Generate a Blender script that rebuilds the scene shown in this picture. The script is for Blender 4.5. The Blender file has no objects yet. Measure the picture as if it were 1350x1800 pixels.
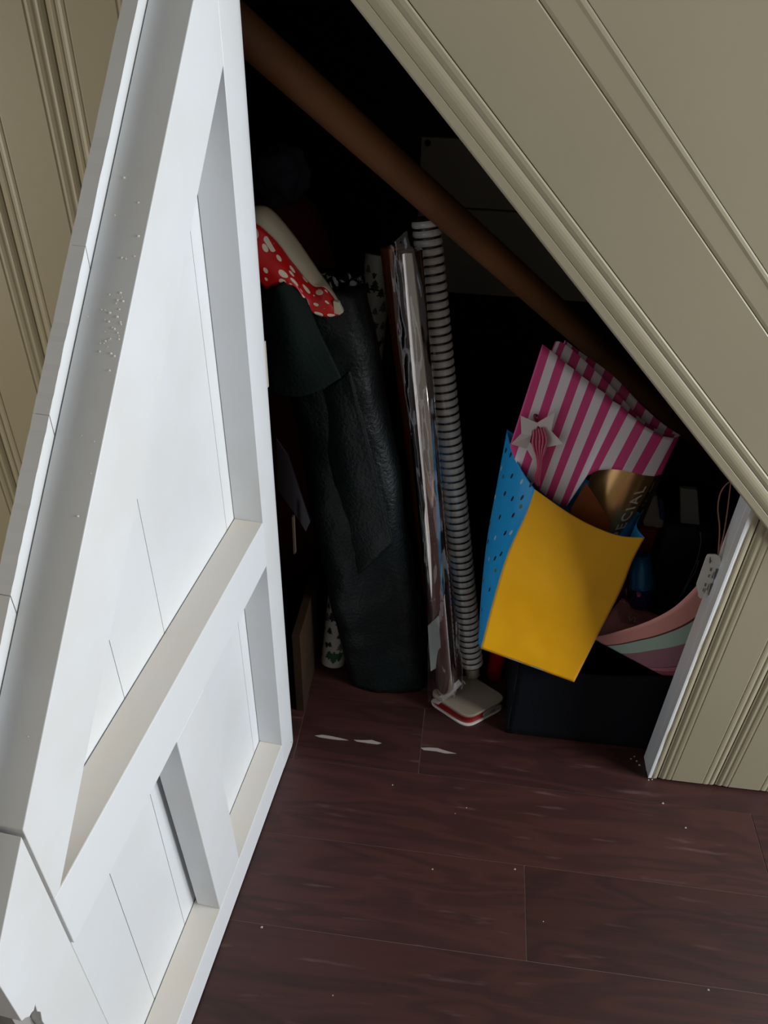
import bpy, bmesh, math, random
from mathutils import Vector as V, Matrix, noise
random.seed(11)
scene = bpy.context.scene
col = scene.collection

# ---------------------------------------------------------------- camera
cam_d = bpy.data.cameras.new('camera')
cam = bpy.data.objects.new('camera', cam_d)
col.objects.link(cam)
cam_d.sensor_fit = 'VERTICAL'
cam_d.sensor_height = 36.0
cam_d.sensor_width = 27.0
cam_d.lens = 27.04
cam_d.clip_start = 0.02
RX = V((0.9922318968835515, 0.12180117253621629, 0.02530488442321121)); RD = V((0.09270071792256979, -0.588273561201507, -0.8033310613239955)); RF = V((-0.08296047072859072, 0.799436483755964, -0.5949948476553314))
m = Matrix.Identity(4)
for i in range(3):
    m[i][0] = RX[i]; m[i][1] = -RD[i]; m[i][2] = -RF[i]; m[i][3] = (0.28491426441011297, -1.0302974204682032, 1.4)[i]
cam.matrix_world = m
scene.camera = cam

# ---------------------------------------------------------------- light
scene.view_settings.view_transform = 'Standard'
scene.view_settings.look = 'None'
scene.view_settings.gamma = 1.0
scene.view_settings.exposure = 0.0
scene.view_settings.use_curve_mapping = False
w = bpy.data.worlds.new('room_light'); scene.world = w; w.use_nodes = True
bg = w.node_tree.nodes['Background']
bg.inputs[0].default_value = (1.0, 0.95, 0.84, 1); bg.inputs[1].default_value = 0.15

def area(name, loc, target, sx, sy, power, color):
    l = bpy.data.lights.new(name, 'AREA'); l.shape = 'RECTANGLE'; l.size = sx; l.size_y = sy
    l.energy = power; l.color = color
    o = bpy.data.objects.new(name, l); col.objects.link(o); o.location = loc
    o.rotation_euler = (V(target) - V(loc)).to_track_quat('-Z', 'Y').to_euler()
    return o
area('window_daylight', (2.9, -0.66, 1.30), (0.0, -0.45, 0.70), 1.05, 1.25, 93, (0.90, 0.95, 1.0))
area('added_left_fill', (-1.8, -1.25, 0.95), (-0.3, 0.0, 1.0), 0.8, 0.9, 14, (1.0, 0.94, 0.82))  # added fill lamp without a known source, brightens the left wall

# ---------------------------------------------------------------- helpers
def lin(c):
    return tuple(((x/255)/12.92 if x/255 <= 0.04045 else ((x/255+0.055)/1.055)**2.4) for x in c) + (1,)
MATS = {}
def M(name, rgb, rough=0.5, metal=0.0, spec=0.5, bump=None, var=None, coat=0.0, alpha=1.0, coords='Object'):
    """procedural principled material; bump=(scale,strength), var=(scale,amount,rgb2)"""
    if name in MATS: return MATS[name]
    mt = bpy.data.materials.new(name); mt.use_nodes = True
    nt = mt.node_tree; N = nt.nodes; Lk = nt.links
    p = N['Principled BSDF']
    p.inputs['Base Color'].default_value = lin(rgb)
    p.inputs['Roughness'].default_value = rough
    p.inputs['Metallic'].default_value = metal
    p.inputs['Specular IOR Level'].default_value = spec
    p.inputs['Coat Weight'].default_value = coat
    p.inputs['Alpha'].default_value = alpha
    tc = N.new('ShaderNodeTexCoord')
    if var:
        n = N.new('ShaderNodeTexNoise'); n.inputs['Scale'].default_value = var[0]; n.inputs['Detail'].default_value = 5
        Lk.new(tc.outputs[coords], n.inputs['Vector'])
        r = N.new('ShaderNodeMapRange'); r.inputs[1].default_value = 0.38; r.inputs[2].default_value = 0.68
        r.inputs[4].default_value = var[1]; Lk.new(n.outputs[0], r.inputs[0])
        mx = N.new('ShaderNodeMix'); mx.data_type = 'RGBA'
        mx.inputs[6].default_value = lin(rgb); mx.inputs[7].default_value = lin(var[2])
        Lk.new(r.outputs[0], mx.inputs[0]); Lk.new(mx.outputs[2], p.inputs['Base Color'])
    if bump:
        n2 = N.new('ShaderNodeTexNoise'); n2.inputs['Scale'].default_value = bump[0]; n2.inputs['Detail'].default_value = 6
        Lk.new(tc.outputs[coords], n2.inputs['Vector'])
        b = N.new('ShaderNodeBump'); b.inputs['Strength'].default_value = bump[1]; b.inputs['Distance'].default_value = 0.002
        Lk.new(n2.outputs[0], b.inputs['Height']); Lk.new(b.outputs[0], p.inputs['Normal'])
    MATS[name] = mt
    return mt

def obj(name, verts, faces, mat, parent=None, smooth=False, uvs=None, solid=None, mat_ids=None):
    me = bpy.data.meshes.new(name)
    me.from_pydata([tuple(v) for v in verts], [], faces)
    for mm in (mat if isinstance(mat, (list, tuple)) else [mat]): me.materials.append(mm)
    if mat_ids:
        for p, k in zip(me.polygons, mat_ids): p.material_index = k
    if uvs:
        ul = me.uv_layers.new(name='UVMap')
        for lp in me.loops: ul.data[lp.index].uv = uvs[lp.vertex_index]
    if smooth:
        for p in me.polygons: p.use_smooth = True
    me.update()
    o = bpy.data.objects.new(name, me); col.objects.link(o)
    if parent: setp(o, parent)
    if solid:
        md = o.modifiers.new('thickness', 'SOLIDIFY'); md.thickness = solid; md.offset = 0
    return o
BASE = {}
def setp(o, parent):
    o.parent = parent
    o.matrix_parent_inverse = Matrix.Translation(-V(BASE.get(parent.name, (0, 0, 0))))
def thing(name, label, cat, loc, group=None):
    o = bpy.data.objects.new(name, None); col.objects.link(o)
    o.location = loc; o.empty_display_size = 0.05; BASE[o.name] = tuple(loc)
    o['label'] = label; o['category'] = cat
    if group: o['group'] = group
    return o
def tag(o, label, cat, group=None):
    o['label'] = label; o['category'] = cat
    if group: o['group'] = group
    return o
def struct(o, label=None):
    o['kind'] = 'structure'
    if label: o['label'] = label
    return o
def root_struct(name, loc=(0, 0, 0), label=None):
    o = bpy.data.objects.new(name, None); col.objects.link(o); o.location = loc; BASE[o.name] = tuple(loc)
    return struct(o, label)
def bevel(o, off, seg=2, angle=0.5):
    bm = bmesh.new(); bm.from_mesh(o.data)
    bmesh.ops.recalc_face_normals(bm, faces=bm.faces)
    ed = [e for e in bm.edges if len(e.link_faces) == 2 and e.calc_face_angle(0) > angle]
    bmesh.ops.bevel(bm, geom=ed, offset=off, segments=seg, affect='EDGES', profile=0.5, clamp_overlap=True)
    bm.to_mesh(o.data); bm.free()
    for p in o.data.polygons: p.use_smooth = False
    return o
def prism(name, poly, frame, d0, d1, mat, parent=None, bev=0.0):
    n = len(poly)
    vs = [frame(a, b, d0) for a, b in poly] + [frame(a, b, d1) for a, b in poly]
    fs = [tuple(range(n)), tuple(range(2*n-1, n-1, -1))] + [(i, i+n, (i+1) % n+n, (i+1) % n) for i in range(n)]
    o = obj(name, vs, fs, mat, parent)
    bm = bmesh.new(); bm.from_mesh(o.data); bmesh.ops.recalc_face_normals(bm, faces=bm.faces); bm.to_mesh(o.data); bm.free()
    if bev: bevel(o, bev)
    return o
def box(name, lo, hi, mat, parent=None, bev=0.0):
    return prism(name, [(lo[0], lo[1]), (hi[0], lo[1]), (hi[0], hi[1]), (lo[0], hi[1])], lambda a, b, d: (a, b, d), lo[2], hi[2], mat, parent, bev)
def grid(name, f, nu, nv, mat, parent=None, solid=None, smooth=True, uvf=None):
    vs = []; uv = []
    for j in range(nv+1):
        for i in range(nu+1):
            u, v = i/nu, j/nv
            vs.append(f(u, v)); uv.append(uvf(u, v) if uvf else (u, v))
    fs = [(j*(nu+1)+i, j*(nu+1)+i+1, (j+1)*(nu+1)+i+1, (j+1)*(nu+1)+i) for j in range(nv) for i in range(nu)]
    return obj(name, vs, fs, mat, parent, smooth, uv, solid)
def lerp(a, b, t): return V(a)*(1-t) + V(b)*t
def path(pts, t):
    """smooth (Catmull-Rom) position along a list of points"""
    pts = [V(p) for p in pts]; n = len(pts)-1
    x = min(max(t, 0), 1)*n; i = min(int(x), n-1); f = x-i
    p0 = pts[max(i-1, 0)]; p1 = pts[i]; p2 = pts[i+1]; p3 = pts[min(i+2, n)]
    return 0.5*((2*p1) + (p2-p0)*f + (2*p0-5*p1+4*p2-p3)*f*f + (3*p1-p0-3*p2+p3)*f**3)
def lpath(pts, t):
    n = len(pts)-1; x = min(max(t, 0), 1)*n; i = min(int(x), n-1); return lerp(pts[i], pts[i+1], x-i)
def basis(d):
    d = V(d).normalized(); a = V((0, 0, 1)) if abs(d.z) < 0.9 else V((0, 1, 0))
    x = d.cross(a).normalized(); return x, d.cross(x).normalized()
def tube_geo(pts, rad, sides=10, cap=True, n=None):
    vs, fs = [], []
    n = n or (len(pts)-1)
    P = [path(pts, i/n) for i in range(n+1)]
    x = None
    for i, p in enumerate(P):
        d = (P[min(i+1, n)]-P[max(i-1, 0)]).normalized()
        if x is None: x, y = basis(d)
        else:
            x = (x-d*x.dot(d)).normalized(); y = d.cross(x)
        r = rad(i/n) if callable(rad) else rad
        for k in range(sides):
            a = 2*math.pi*k/sides; vs.append(p+(x*math.cos(a)+y*math.sin(a))*r)
    for i in range(n):
        for k in range(sides):
            k2 = (k+1) % sides; fs.append((i*sides+k, i*sides+k2, (i+1)*sides+k2, (i+1)*sides+k))
    if cap:
        fs.append(tuple(range(sides-1, -1, -1))); fs.append(tuple(range(n*sides, n*sides+sides)))
    return vs, fs
def tube(name, pts, rad, mat, parent=None, sides=10, n=None):
    vs, fs = tube_geo(pts, rad, sides, True, n)
    o = obj(name, vs, fs, mat, parent, True)
    for p in o.data.polygons:
        if len(p.vertices) > 4: p.use_smooth = False
    return o
def lathe(name, a, b, prof, mat, parent=None, sides=32, mid=None):
    """prof: list of (t along a->b in metres, radius[, material])"""
    a = V(a); d = (V(b)-a).normalized(); x, y = basis(d)
    vs, fs, mi = [], [], []
    for t, r, *_ in prof:
        for k in range(sides):
            an = 2*math.pi*k/sides; vs.append(a+d*t+(x*math.cos(an)+y*math.sin(an))*r)
    for i in range(len(prof)-1):
        for k in range(sides):
            k2 = (k+1) % sides; fs.append((i*sides+k, i*sides+k2, (i+1)*sides+k2, (i+1)*sides+k)); mi.append(prof[i][2] if len(prof[i]) > 2 else 0)
    o = obj(name, vs, fs, mat, parent, True, mat_ids=mi)
    return o
def text_pts(txt, size, spacing=1.0):
    cu = bpy.data.curves.new('lettering', 'FONT'); cu.body = txt; cu.size = size; cu.space_character = spacing
    cu.resolution_u = 3; cu.offset = 0.00055
    to = bpy.data.objects.new('lettering', cu); col.objects.link(to)
    dg = bpy.context.evaluated_depsgraph_get(); me = to.evaluated_get(dg).to_mesh()
    vs = [v.co.copy() for v in me.vertices]; fs = [tuple(p.vertices) for p in me.polygons]
    to.evaluated_get(dg).to_mesh_clear()
    bpy.data.objects.remove(to); bpy.data.curves.remove(cu)
    return vs, fs
def nz(p, s=1.0, o=0.0): return noise.noise(V(p)*s + V((o, o*1.7, o*0.3)))

# ---------------------------------------------------------------- materials
WHITE = M('white_gloss_paint', (222, 224, 226), 0.38, bump=(60, 0.12), var=(7, 0.5, (214, 213, 208)))
WHITE2 = M('white_paint_frame', (224, 226, 228), 0.34, bump=(40, 0.15), var=(9, 0.5, (216, 214, 208)))
CREAM = M('cream_satin_paint', (170, 160, 134), 0.40, bump=(50, 0.10), var=(3, 0.6, (164, 154, 129)))
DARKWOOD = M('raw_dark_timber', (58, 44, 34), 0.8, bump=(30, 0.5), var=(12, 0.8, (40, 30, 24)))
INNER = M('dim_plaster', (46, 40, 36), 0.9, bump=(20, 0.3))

def warm_top_paint():
    """white paint with warm light on the upward ledges put into the colour"""
    mt = M('white_paint_warm_lit_tops', (224, 226, 228), 0.36, bump=(40, 0.15)); nt = mt.node_tree; N = nt.nodes; Lk = nt.links; p = N['Principled BSDF']
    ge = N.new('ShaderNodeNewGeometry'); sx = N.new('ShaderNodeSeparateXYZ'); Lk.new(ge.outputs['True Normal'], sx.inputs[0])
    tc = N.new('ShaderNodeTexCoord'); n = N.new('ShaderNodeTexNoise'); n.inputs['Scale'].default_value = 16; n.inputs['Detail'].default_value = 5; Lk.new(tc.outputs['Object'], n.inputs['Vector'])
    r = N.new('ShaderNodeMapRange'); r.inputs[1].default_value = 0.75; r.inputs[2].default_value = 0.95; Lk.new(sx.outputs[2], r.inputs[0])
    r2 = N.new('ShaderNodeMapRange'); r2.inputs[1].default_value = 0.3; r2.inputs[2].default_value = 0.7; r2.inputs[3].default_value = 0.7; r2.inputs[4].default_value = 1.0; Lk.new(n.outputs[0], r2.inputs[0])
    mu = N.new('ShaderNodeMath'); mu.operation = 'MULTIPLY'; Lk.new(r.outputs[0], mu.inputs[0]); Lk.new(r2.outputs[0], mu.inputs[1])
    mx = N.new('ShaderNodeMix'); mx.data_type = 'RGBA'; mx.inputs[6].default_value = lin((224, 226, 228)); mx.inputs[7].default_value = lin((228, 219, 206))  # beige on upward faces imitates the warm light on the rail tops
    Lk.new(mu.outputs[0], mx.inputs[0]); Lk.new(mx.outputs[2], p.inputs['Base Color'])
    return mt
WARM_TOP = warm_top_paint()

def edge_paint():
    """cream paint with a ragged white undercoat along the opening edge"""
    mt = M('cream_paint_ragged_white_edge', (170, 160, 134), 0.36, bump=(50, 0.1))
    nt = mt.node_tree; N = nt.nodes; Lk = nt.links; p = N['Principled BSDF']
    tc = N.new('ShaderNodeTexCoord'); sx = N.new('ShaderNodeSeparateXYZ'); Lk.new(tc.outputs['Object'], sx.inputs[0])
    n = N.new('ShaderNodeTexNoise'); n.inputs['Scale'].default_value = 9; n.inputs['Detail'].default_value = 4
    Lk.new(tc.outputs['Object'], n.inputs['Vector'])
    ma = N.new('ShaderNodeMath'); ma.operation = 'MULTIPLY_ADD'; ma.inputs[1].default_value = 0.018
    Lk.new(n.outputs[0], ma.inputs[0]); Lk.new(sx.outputs[0], ma.inputs[2])
    r = N.new('ShaderNodeMapRange'); r.inputs[1].default_value = 0.7680; r.inputs[2].default_value = 0.7686
    Lk.new(ma.outputs[0], r.inputs[0])
    mx = N.new('ShaderNodeMix'); mx.data_type = 'RGBA'; mx.inputs[6].default_value = lin((218, 218, 216)); mx.inputs[7].default_value = lin((170, 160, 134))
    Lk.new(r.outputs[0], mx.inputs[0]); Lk.new(mx.outputs[2], p.inputs['Base Color'])
    return mt
EDGE = edge_paint()

def floor_mat():
    mt = bpy.data.materials.new('dark_stained_oak_plank'); mt.use_nodes = True
    nt = mt.node_tree; N = nt.nodes; Lk = nt.links; p = N['Principled BSDF']
    tc = N.new('ShaderNodeTexCoord'); oi = N.new('ShaderNodeObjectInfo')
    off = N.new('ShaderNodeVectorMath'); off.operation = 'MULTIPLY_ADD'
    cx = N.new('ShaderNodeCombineXYZ')
    mm = N.new('ShaderNodeMath'); mm.operation = 'MULTIPLY'; mm.inputs[1].default_value = 37.0
    Lk.new(oi.outputs['Random'], mm.inputs[0])
    for k in range(3): Lk.new(mm.outputs[0], cx.inputs[k])
    off.inputs[1].default_value = (1, 1, 1); Lk.new(tc.outputs['Object'], off.inputs[0]); Lk.new(cx.outputs[0], off.inputs[2])
    sc = N.new('ShaderNodeMapping'); sc.inputs['Scale'].default_value = (2.6, 15, 6); Lk.new(off.outputs[0], sc.inputs[0])
    n1 = N.new('ShaderNodeTexNoise'); n1.inputs['Scale'].default_value = 1.0; n1.inputs['Detail'].default_value = 2; n1.inputs['Distortion'].default_value = 0.6
    Lk.new(sc.outputs[0], n1.inputs['Vector'])
    rg = N.new('ShaderNodeMath'); rg.operation = 'MULTIPLY'; rg.inputs[1].default_value = 34.0; Lk.new(n1.outputs[0], rg.inputs[0])
    sn = N.new('ShaderNodeMath'); sn.operation = 'SINE'; Lk.new(rg.outputs[0], sn.inputs[0])
    sc2 = N.new('ShaderNodeMapping'); sc2.inputs['Scale'].default_value = (5, 160, 40); Lk.new(off.outputs[0], sc2.inputs[0])
    n2 = N.new('ShaderNodeTexNoise'); n2.inputs['Scale'].default_value = 1.0; n2.inputs['Detail'].default_value = 5; Lk.new(sc2.outputs[0], n2.inputs['Vector'])
    r1 = N.new('ShaderNodeMapRange'); r1.inputs[1].default_value = -1; r1.inputs[2].default_value = 1; r1.inputs[3].default_value = 0.0; r1.inputs[4].default_value = 0.44
    Lk.new(sn.outputs[0], r1.inputs[0])
    ad = N.new('ShaderNodeMath'); ad.operation = 'MULTIPLY_ADD'; ad.inputs[1].default_value = 0.55; Lk.new(n2.outputs[0], ad.inputs[0]); Lk.new(r1.outputs[0], ad.inputs[2])
    mx = N.new('ShaderNodeMix'); mx.data_type = 'RGBA'; mx.inputs[6].default_value = lin((72, 39, 34)); mx.inputs[7].default_value = lin((42, 23, 22))
    Lk.new(ad.outputs[0], mx.inputs[0])
    # pale scuffs along the grain
    sc3 = N.new('ShaderNodeMapping'); sc3.inputs['Scale'].default_value = (7, 60, 10); Lk.new(off.outputs[0], sc3.inputs[0])
    n3 = N.new('ShaderNodeTexNoise'); n3.inputs['Scale'].default_value = 1.0; n3.inputs['Detail'].default_value = 3; Lk.new(sc3.outputs[0], n3.inputs['Vector'])
    r3 = N.new('ShaderNodeMapRange'); r3.inputs[1].default_value = 0.64; r3.inputs[2].default_value = 0.80; r3.inputs[4].default_value = 0.45; Lk.new(n3.outputs[0], r3.inputs[0])
    mx2 = N.new('ShaderNodeMix'); mx2.data_type = 'RGBA'; mx2.inputs[7].default_value = lin((122, 98, 96)); Lk.new(r3.outputs[0], mx2.inputs[0]); Lk.new(mx.outputs[2], mx2.inputs[6])
    hs = N.new('ShaderNodeHueSaturation'); rv = N.new('ShaderNodeMapRange'); rv.inputs[3].default_value = 0.8; rv.inputs[4].default_value = 1.15
    Lk.new(oi.outputs['Random'], rv.inputs[0]); Lk.new(rv.outputs[0], hs.inputs['Value']); Lk.new(mx2.outputs[2], hs.inputs['Color'])
    Lk.new(hs.outputs[0], p.inputs['Base Color'])
    r4 = N.new('ShaderNodeMapRange'); r4.inputs[3].default_value = 0.36; r4.inputs[4].default_value = 0.52; Lk.new(n2.outputs[0], r4.inputs[0]); Lk.new(r4.outputs[0], p.inputs['Roughness'])
    b = N.new('ShaderNodeBump'); b.inputs['Strength'].default_value = 0.25; b.inputs['Distance'].default_value = 0.001
    Lk.new(n2.outputs[0], b.inputs['Height']); Lk.new(b.outputs[0], p.inputs['Normal'])
    return mt
PLANK = floor_mat()

def uv_bands(name, stops, axis=0, rough=0.5, period=None, bump=None):
    """hard colour bands along a UV axis; stops=[(position, rgb)]"""
    mt = M(name, stops[0][1], rough, bump=bump); nt = mt.node_tree; N = nt.nodes; Lk = nt.links; p = N['Principled BSDF']
    tc = N.new('ShaderNodeTexCoord'); sx = N.new('ShaderNodeSeparateXYZ'); Lk.new(tc.outputs['UV'], sx.inputs[0])
    src = sx.outputs[axis]
    if period:
        f = N.new('ShaderNodeMath'); f.operation = 'MULTIPLY'; f.inputs[1].default_value = 1/period; Lk.new(src, f.inputs[0])
        g = N.new('ShaderNodeMath'); g.operation = 'FRACT'; Lk.new(f.outputs[0], g.inputs[0]); src = g.outputs[0]
    cr = N.new('ShaderNodeValToRGB'); cr.color_ramp.interpolation = 'CONSTANT'
    e = cr.color_ramp.elements
    while len(e) < len(stops): e.new(0.5)
    for k, (ps, c) in enumerate(stops): e[k].position = ps; e[k].color = lin(c)
    Lk.new(src, cr.inputs[0]); Lk.new(cr.outputs[0], p.inputs['Base Color'])
    return mt

def film_mat(name='clear_cellophane', amount=0.16, tint=(235, 235, 240), bump=(45, 0.6)):
    mt = bpy.data.materials.new(name); mt.use_nodes = True
    nt = mt.node_tree; N = nt.nodes; Lk = nt.links
    N.remove(N['Principled BSDF']); out = N['Material Output']
    tr = N.new('ShaderNodeBsdfTransparent'); gl = N.new('ShaderNodeBsdfGlossy'); gl.inputs['Roughness'].default_value = 0.12
    gl.inputs['Color'].default_value = lin(tint)
    fr = N.new('ShaderNodeLayerWeight'); fr.inputs['Blend'].default_value = 0.5
    pw = N.new('ShaderNodeMath'); pw.operation = 'POWER'; pw.inputs[1].default_value = 4.0; Lk.new(fr.outputs['Facing'], pw.inputs[0])
    ad = N.new('ShaderNodeMath'); ad.operation = 'ADD'; ad.use_clamp = True; ad.inputs[1].default_value = amount; Lk.new(pw.outputs[0], ad.inputs[0])
    tc = N.new('ShaderNodeTexCoord'); n = N.new('ShaderNodeTexNoise'); n.inputs['Scale'].default_value = bump[0]; n.inputs['Detail'].default_value = 3
    Lk.new(tc.outputs['Object'], n.inputs['Vector'])
    b = N.new('ShaderNodeBump'); b.inputs['Strength'].default_value = bump[1]; b.inputs['Distance'].default_value = 0.004; Lk.new(n.outputs[0], b.inputs['Height'])
    Lk.new(b.outputs[0], gl.inputs['Normal']); Lk.new(b.outputs[0], fr.inputs['Normal'])
    mx = N.new('ShaderNodeMixShader'); Lk.new(ad.outputs[0], mx.inputs[0]); Lk.new(tr.outputs[0], mx.inputs[1]); Lk.new(gl.outputs[0], mx.inputs[2])
    Lk.new(mx.outputs[0], out.inputs[0])
    return mt
FILM = film_mat('clear_cellophane', 0.09, (235, 235, 240), (34, 0.7))

# ================================================================ FLOOR
floor = box('floor', (-2.2, -3.0, -0.03), (3.2, 1.25, -0.0012), M('dusty_subfloor', (150, 128, 120), 0.9))
struct(floor, 'dark stained wooden plank floor with pale scuffs')
PWID = 0.172; Y0 = -0.2255
for k in range(-8, 9):
    ya = Y0 + PWID*k; yb = ya + PWID
    if yb > 1.25: yb = 1.25
    if ya >= 1.2: continue
    joints = {-1: [-1.0, 0.4905, 1.7], 1: [-1.1, 0.0055, 0.2735, 1.45], 0: [-1.3, -0.35, 0.95, 2.1], -2: [-1.45, -0.15, 1.2], 2: [-0.7, 0.62, 1.9], 3: [-1.2, 0.1, 1.3]}.get(k)
    if joints is None: joints = [-1.6 + 0.37*((k*7) % 4) + 1.25*j for j in range(3)]
    xs = [-2.2] + joints + [3.2]
    for a, b in zip(xs[:-1], xs[1:]):
        g = 0.0009
        o = box('plank', (a+g, ya+0.0004, -0.012), (b-g, yb-0.0004, 0.0), PLANK, floor, bev=0.0003)
PAINT = M('dried_white_paint', (150, 140, 134), 0.7)
for poly in ([(0.04, 0.0095), (0.0562, 0.014), (0.0766, 0.0131), (0.1017, 0.0103), (0.1147, 0.0078), (0.0935, 0.0059), (0.0712, 0.0059), (0.0509, 0.0068)],
             [(0.1263, 0.0105), (0.1461, 0.0123), (0.1657, 0.0156), (0.1726, 0.0139), (0.1872, 0.0107), (0.178, 0.0062), (0.1558, 0.0067), (0.1335, 0.0073)],
             [(0.2724, 0.0106), (0.292, 0.0139), (0.3095, 0.0148), (0.3273, 0.0105), (0.3502, 0.0065), (0.3255, 0.004), (0.3057, 0.0064), (0.2794, 0.0058)]):
    prism('paint_mark', poly, lambda a, b, d: (a, b, d), 0.0001, 0.0012, PAINT, floor)
GRIT = M('plaster_crumb', (190, 182, 172), 0.9)
gv, gf = [], []
for px, py in [(0.7328, 0.0534), (0.7361, 0.0423), (0.7407, 0.0329), (0.7246, 0.0464), (0.7546, -0.0017), (0.762, 0.0007), (0.3767, -0.1196), (0.3175, -0.2571), (0.4721, -0.2359), (0.8114, -0.1034), (0.5214, -0.3267), (0.2228, -0.0885), (0.1696, -0.4947), (0.0264, -0.4034), (0.7927, -0.4032), (0.3545, -0.1355), (0.7753, -0.0538)]:
    r = random.uniform(0.0010, 0.0024); b0 = len(gv)
    for dx, dy, dz in ((-1, -0.6, 0), (1, -0.8, 0), (0.7, 1, 0), (-0.8, 0.7, 0), (0.1, 0, 1.1)):
        gv.append((px+dx*r, py+dy*r, 0.0002+dz*r))
    gf += [(b0, b0+1, b0+4), (b0+1, b0+2, b0+4), (b0+2, b0+3, b0+4), (b0+3, b0, b0+4)]
g = obj('grit', gv, gf, GRIT, floor); g['kind'] = 'stuff'

# ================================================================ PANELLED WALLS
SL, SB = -1.0161, 1.4714                                   # sloping edge of the opening: z = SL*x + SB
def slope_z(x): return SL*x + SB
PITCH = 0.1158
REED = [(-0.0275, 0.0), (-0.0266, 0.0018), (-0.0250, 0.0020), (-0.0242, 0.0004), (-0.021, 0.0), (-0.017, 0.0010), (-0.0145, 0.0034),
        (-0.0125, 0.0036), (-0.0115, 0.0018), (-0.0085, 0.0012), (-0.0055, 0.0030), (-0.0025, 0.0062), (0.0, 0.0068)]
def board(x0, x1, left, right, zb, parent, mat, zoff=0.02, dep=0.75):
    """one tongue-and-groove board; left/right: joint centre at that end with the moulded reed"""
    pts = []
    if left is not None:
        pts += [(left - a, d*dep) for a, d in reversed(REED)]
    else: pts.append((x0, 0.0))
    if right is not None: pts += [(right + a, d*dep) for a, d in REED]
    else: pts.append((x1, 0.0))
    pts = [(x, d) for x, d in pts if x0-1e-6 <= x <= x1+1e-6]
    if pts[0][0] > x0+1e-4: pts.insert(0, (x0, pts[0][1]))
    n = len(pts)
    loop = pts + [(x1, 0.018), (x0, 0.018)]
    vs = []
    for x, d in loop: vs.append((x, d, zb + 0.0015*nz((x*90, 0, zb*50))))
    for x, d in loop: vs.append((x, d, slope_z(x)+zoff))
    k = len(loop)
    fs = [(i, (i+1) % k, (i+1) % k + k, i+k) for i in range(k)] + [tuple(range(k-1, -1, -1)), tuple(range(k, 2*k))]
    return obj('board', vs, fs, mat, parent)
wl = root_struct('wall_left', (-0.3, 0.0, 0.0), 'cream panelled wall of reeded boards left of the cupboard door')
c = -0.1290
xs = [-0.036, c] + [c - PITCH*i for i in range(1, 12)]
for i in range(len(xs)-1):
    x1, x0 = xs[i], xs[i+1]
    board(x0+0.00012, x1-0.00012, x0, (x1 if i else None), 0.003, wl, CREAM)
wr = root_struct('wall_right', (0.9, 0.0, 0.0), 'cream panelled wall of reeded boards right of the cupboard opening')
c = 0.7735
xs = [0.7527, c] + [c + PITCH*i for i in range(1, 6)]
for i in range(len(xs)-1):
    x0, x1 = xs[i], xs[i+1]
    board(x0+0.0001, x1-0.0001, (x0 if i else None), x1, 0.004 + (0.002 if i else 0), wr, CREAM if i else EDGE, dep=0.38)
jamb = prism('trim_1', [(0.7530, 0.0), (0.80, 0.0), (0.80, slope_z(0.80)+0.03), (0.7530, slope_z(0.7530)+0.03)], lambda a, b, d: (a, d, b), 0.0185, 0.0565, WHITE2, None, 0.0015)
struct(jamb, 'white painted jamb at the right side of the cupboard opening')
# sloping mouldings above the opening
TL = math.sqrt(1+SL*SL); T1 = V((1/TL, 0, SL/TL)); N1 = V((-SL/TL, 0, 1/TL)); O1 = V((0, 0, SB))
def slope_prof(name, prof, mat, l0=-1.0, l1=2.05):
    n = len(prof); vs = []
    for l in (l0, l1):
        for q, y in prof:
            p = O1 + T1*l + N1*q; vs.append((p.x, y, p.z))
    fs = [(i, (i+1) % n, (i+1) % n+n, i+n) for i in range(n)] + [tuple(range(n-1, -1, -1)), tuple(range(n, 2*n))]
    o = obj(name, vs, fs, mat)
    bm = bmesh.new(); bm.from_mesh(o.data); bmesh.ops.recalc_face_normals(bm, faces=bm.faces); bm.to_mesh(o.data); bm.free()
    return o
arch = [(0, 0.05), (0, -0.0060), (0.0015, -0.0080), (0.003, -0.0084), (0.0125, -0.0084), (0.0134, -0.0074), (0.0143, -0.0084)]
arch += [(0.0143+0.0185*t, -0.0084-0.0014*math.sin(math.pi*t)) for t in (0.2, 0.4, 0.6, 0.8)]
arch += [(0.0328, -0.0082), (0.0342, -0.0074), (0.0356, -0.0082), (0.0400, -0.0090), (0.0450, -0.0088), (0.0464, -0.0080), (0.0470, -0.0060), (0.0471, -0.0010), (0.0471, 0.05)]
struct(slope_prof('trim_2', arch, CREAM), 'cream fluted moulding along the sloping top of the opening')
struct(slope_prof('trim_3', [(0.0478, 0.03), (0.0478, -0.0055), (0.0486, -0.0064), (0.1515, -0.0064), (0.1528, -0.0050), (0.1530, -0.0030), (0.1530, 0.03)], CREAM), 'cream sloping stair string board')
bead = [(0.1533, 0.03), (0.1533, -0.0030), (0.1545, -0.0048), (0.158, -0.0055), (0.182, -0.0055), (0.186, -0.0064), (0.1895, -0.0058), (0.1912, -0.0050), (0.1914, 0.03)]
struct(slope_prof('trim_4', bead, CREAM), 'cream sloping bead strip between string board and upper panel')
struct(slope_prof('wall_front', [(0.1918, 0.03), (0.1918, -0.0044), (0.1924, -0.0050), (1.9, -0.0050), (1.9, 0.03)], CREAM), 'cream panel above the sloping mouldings')

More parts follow.
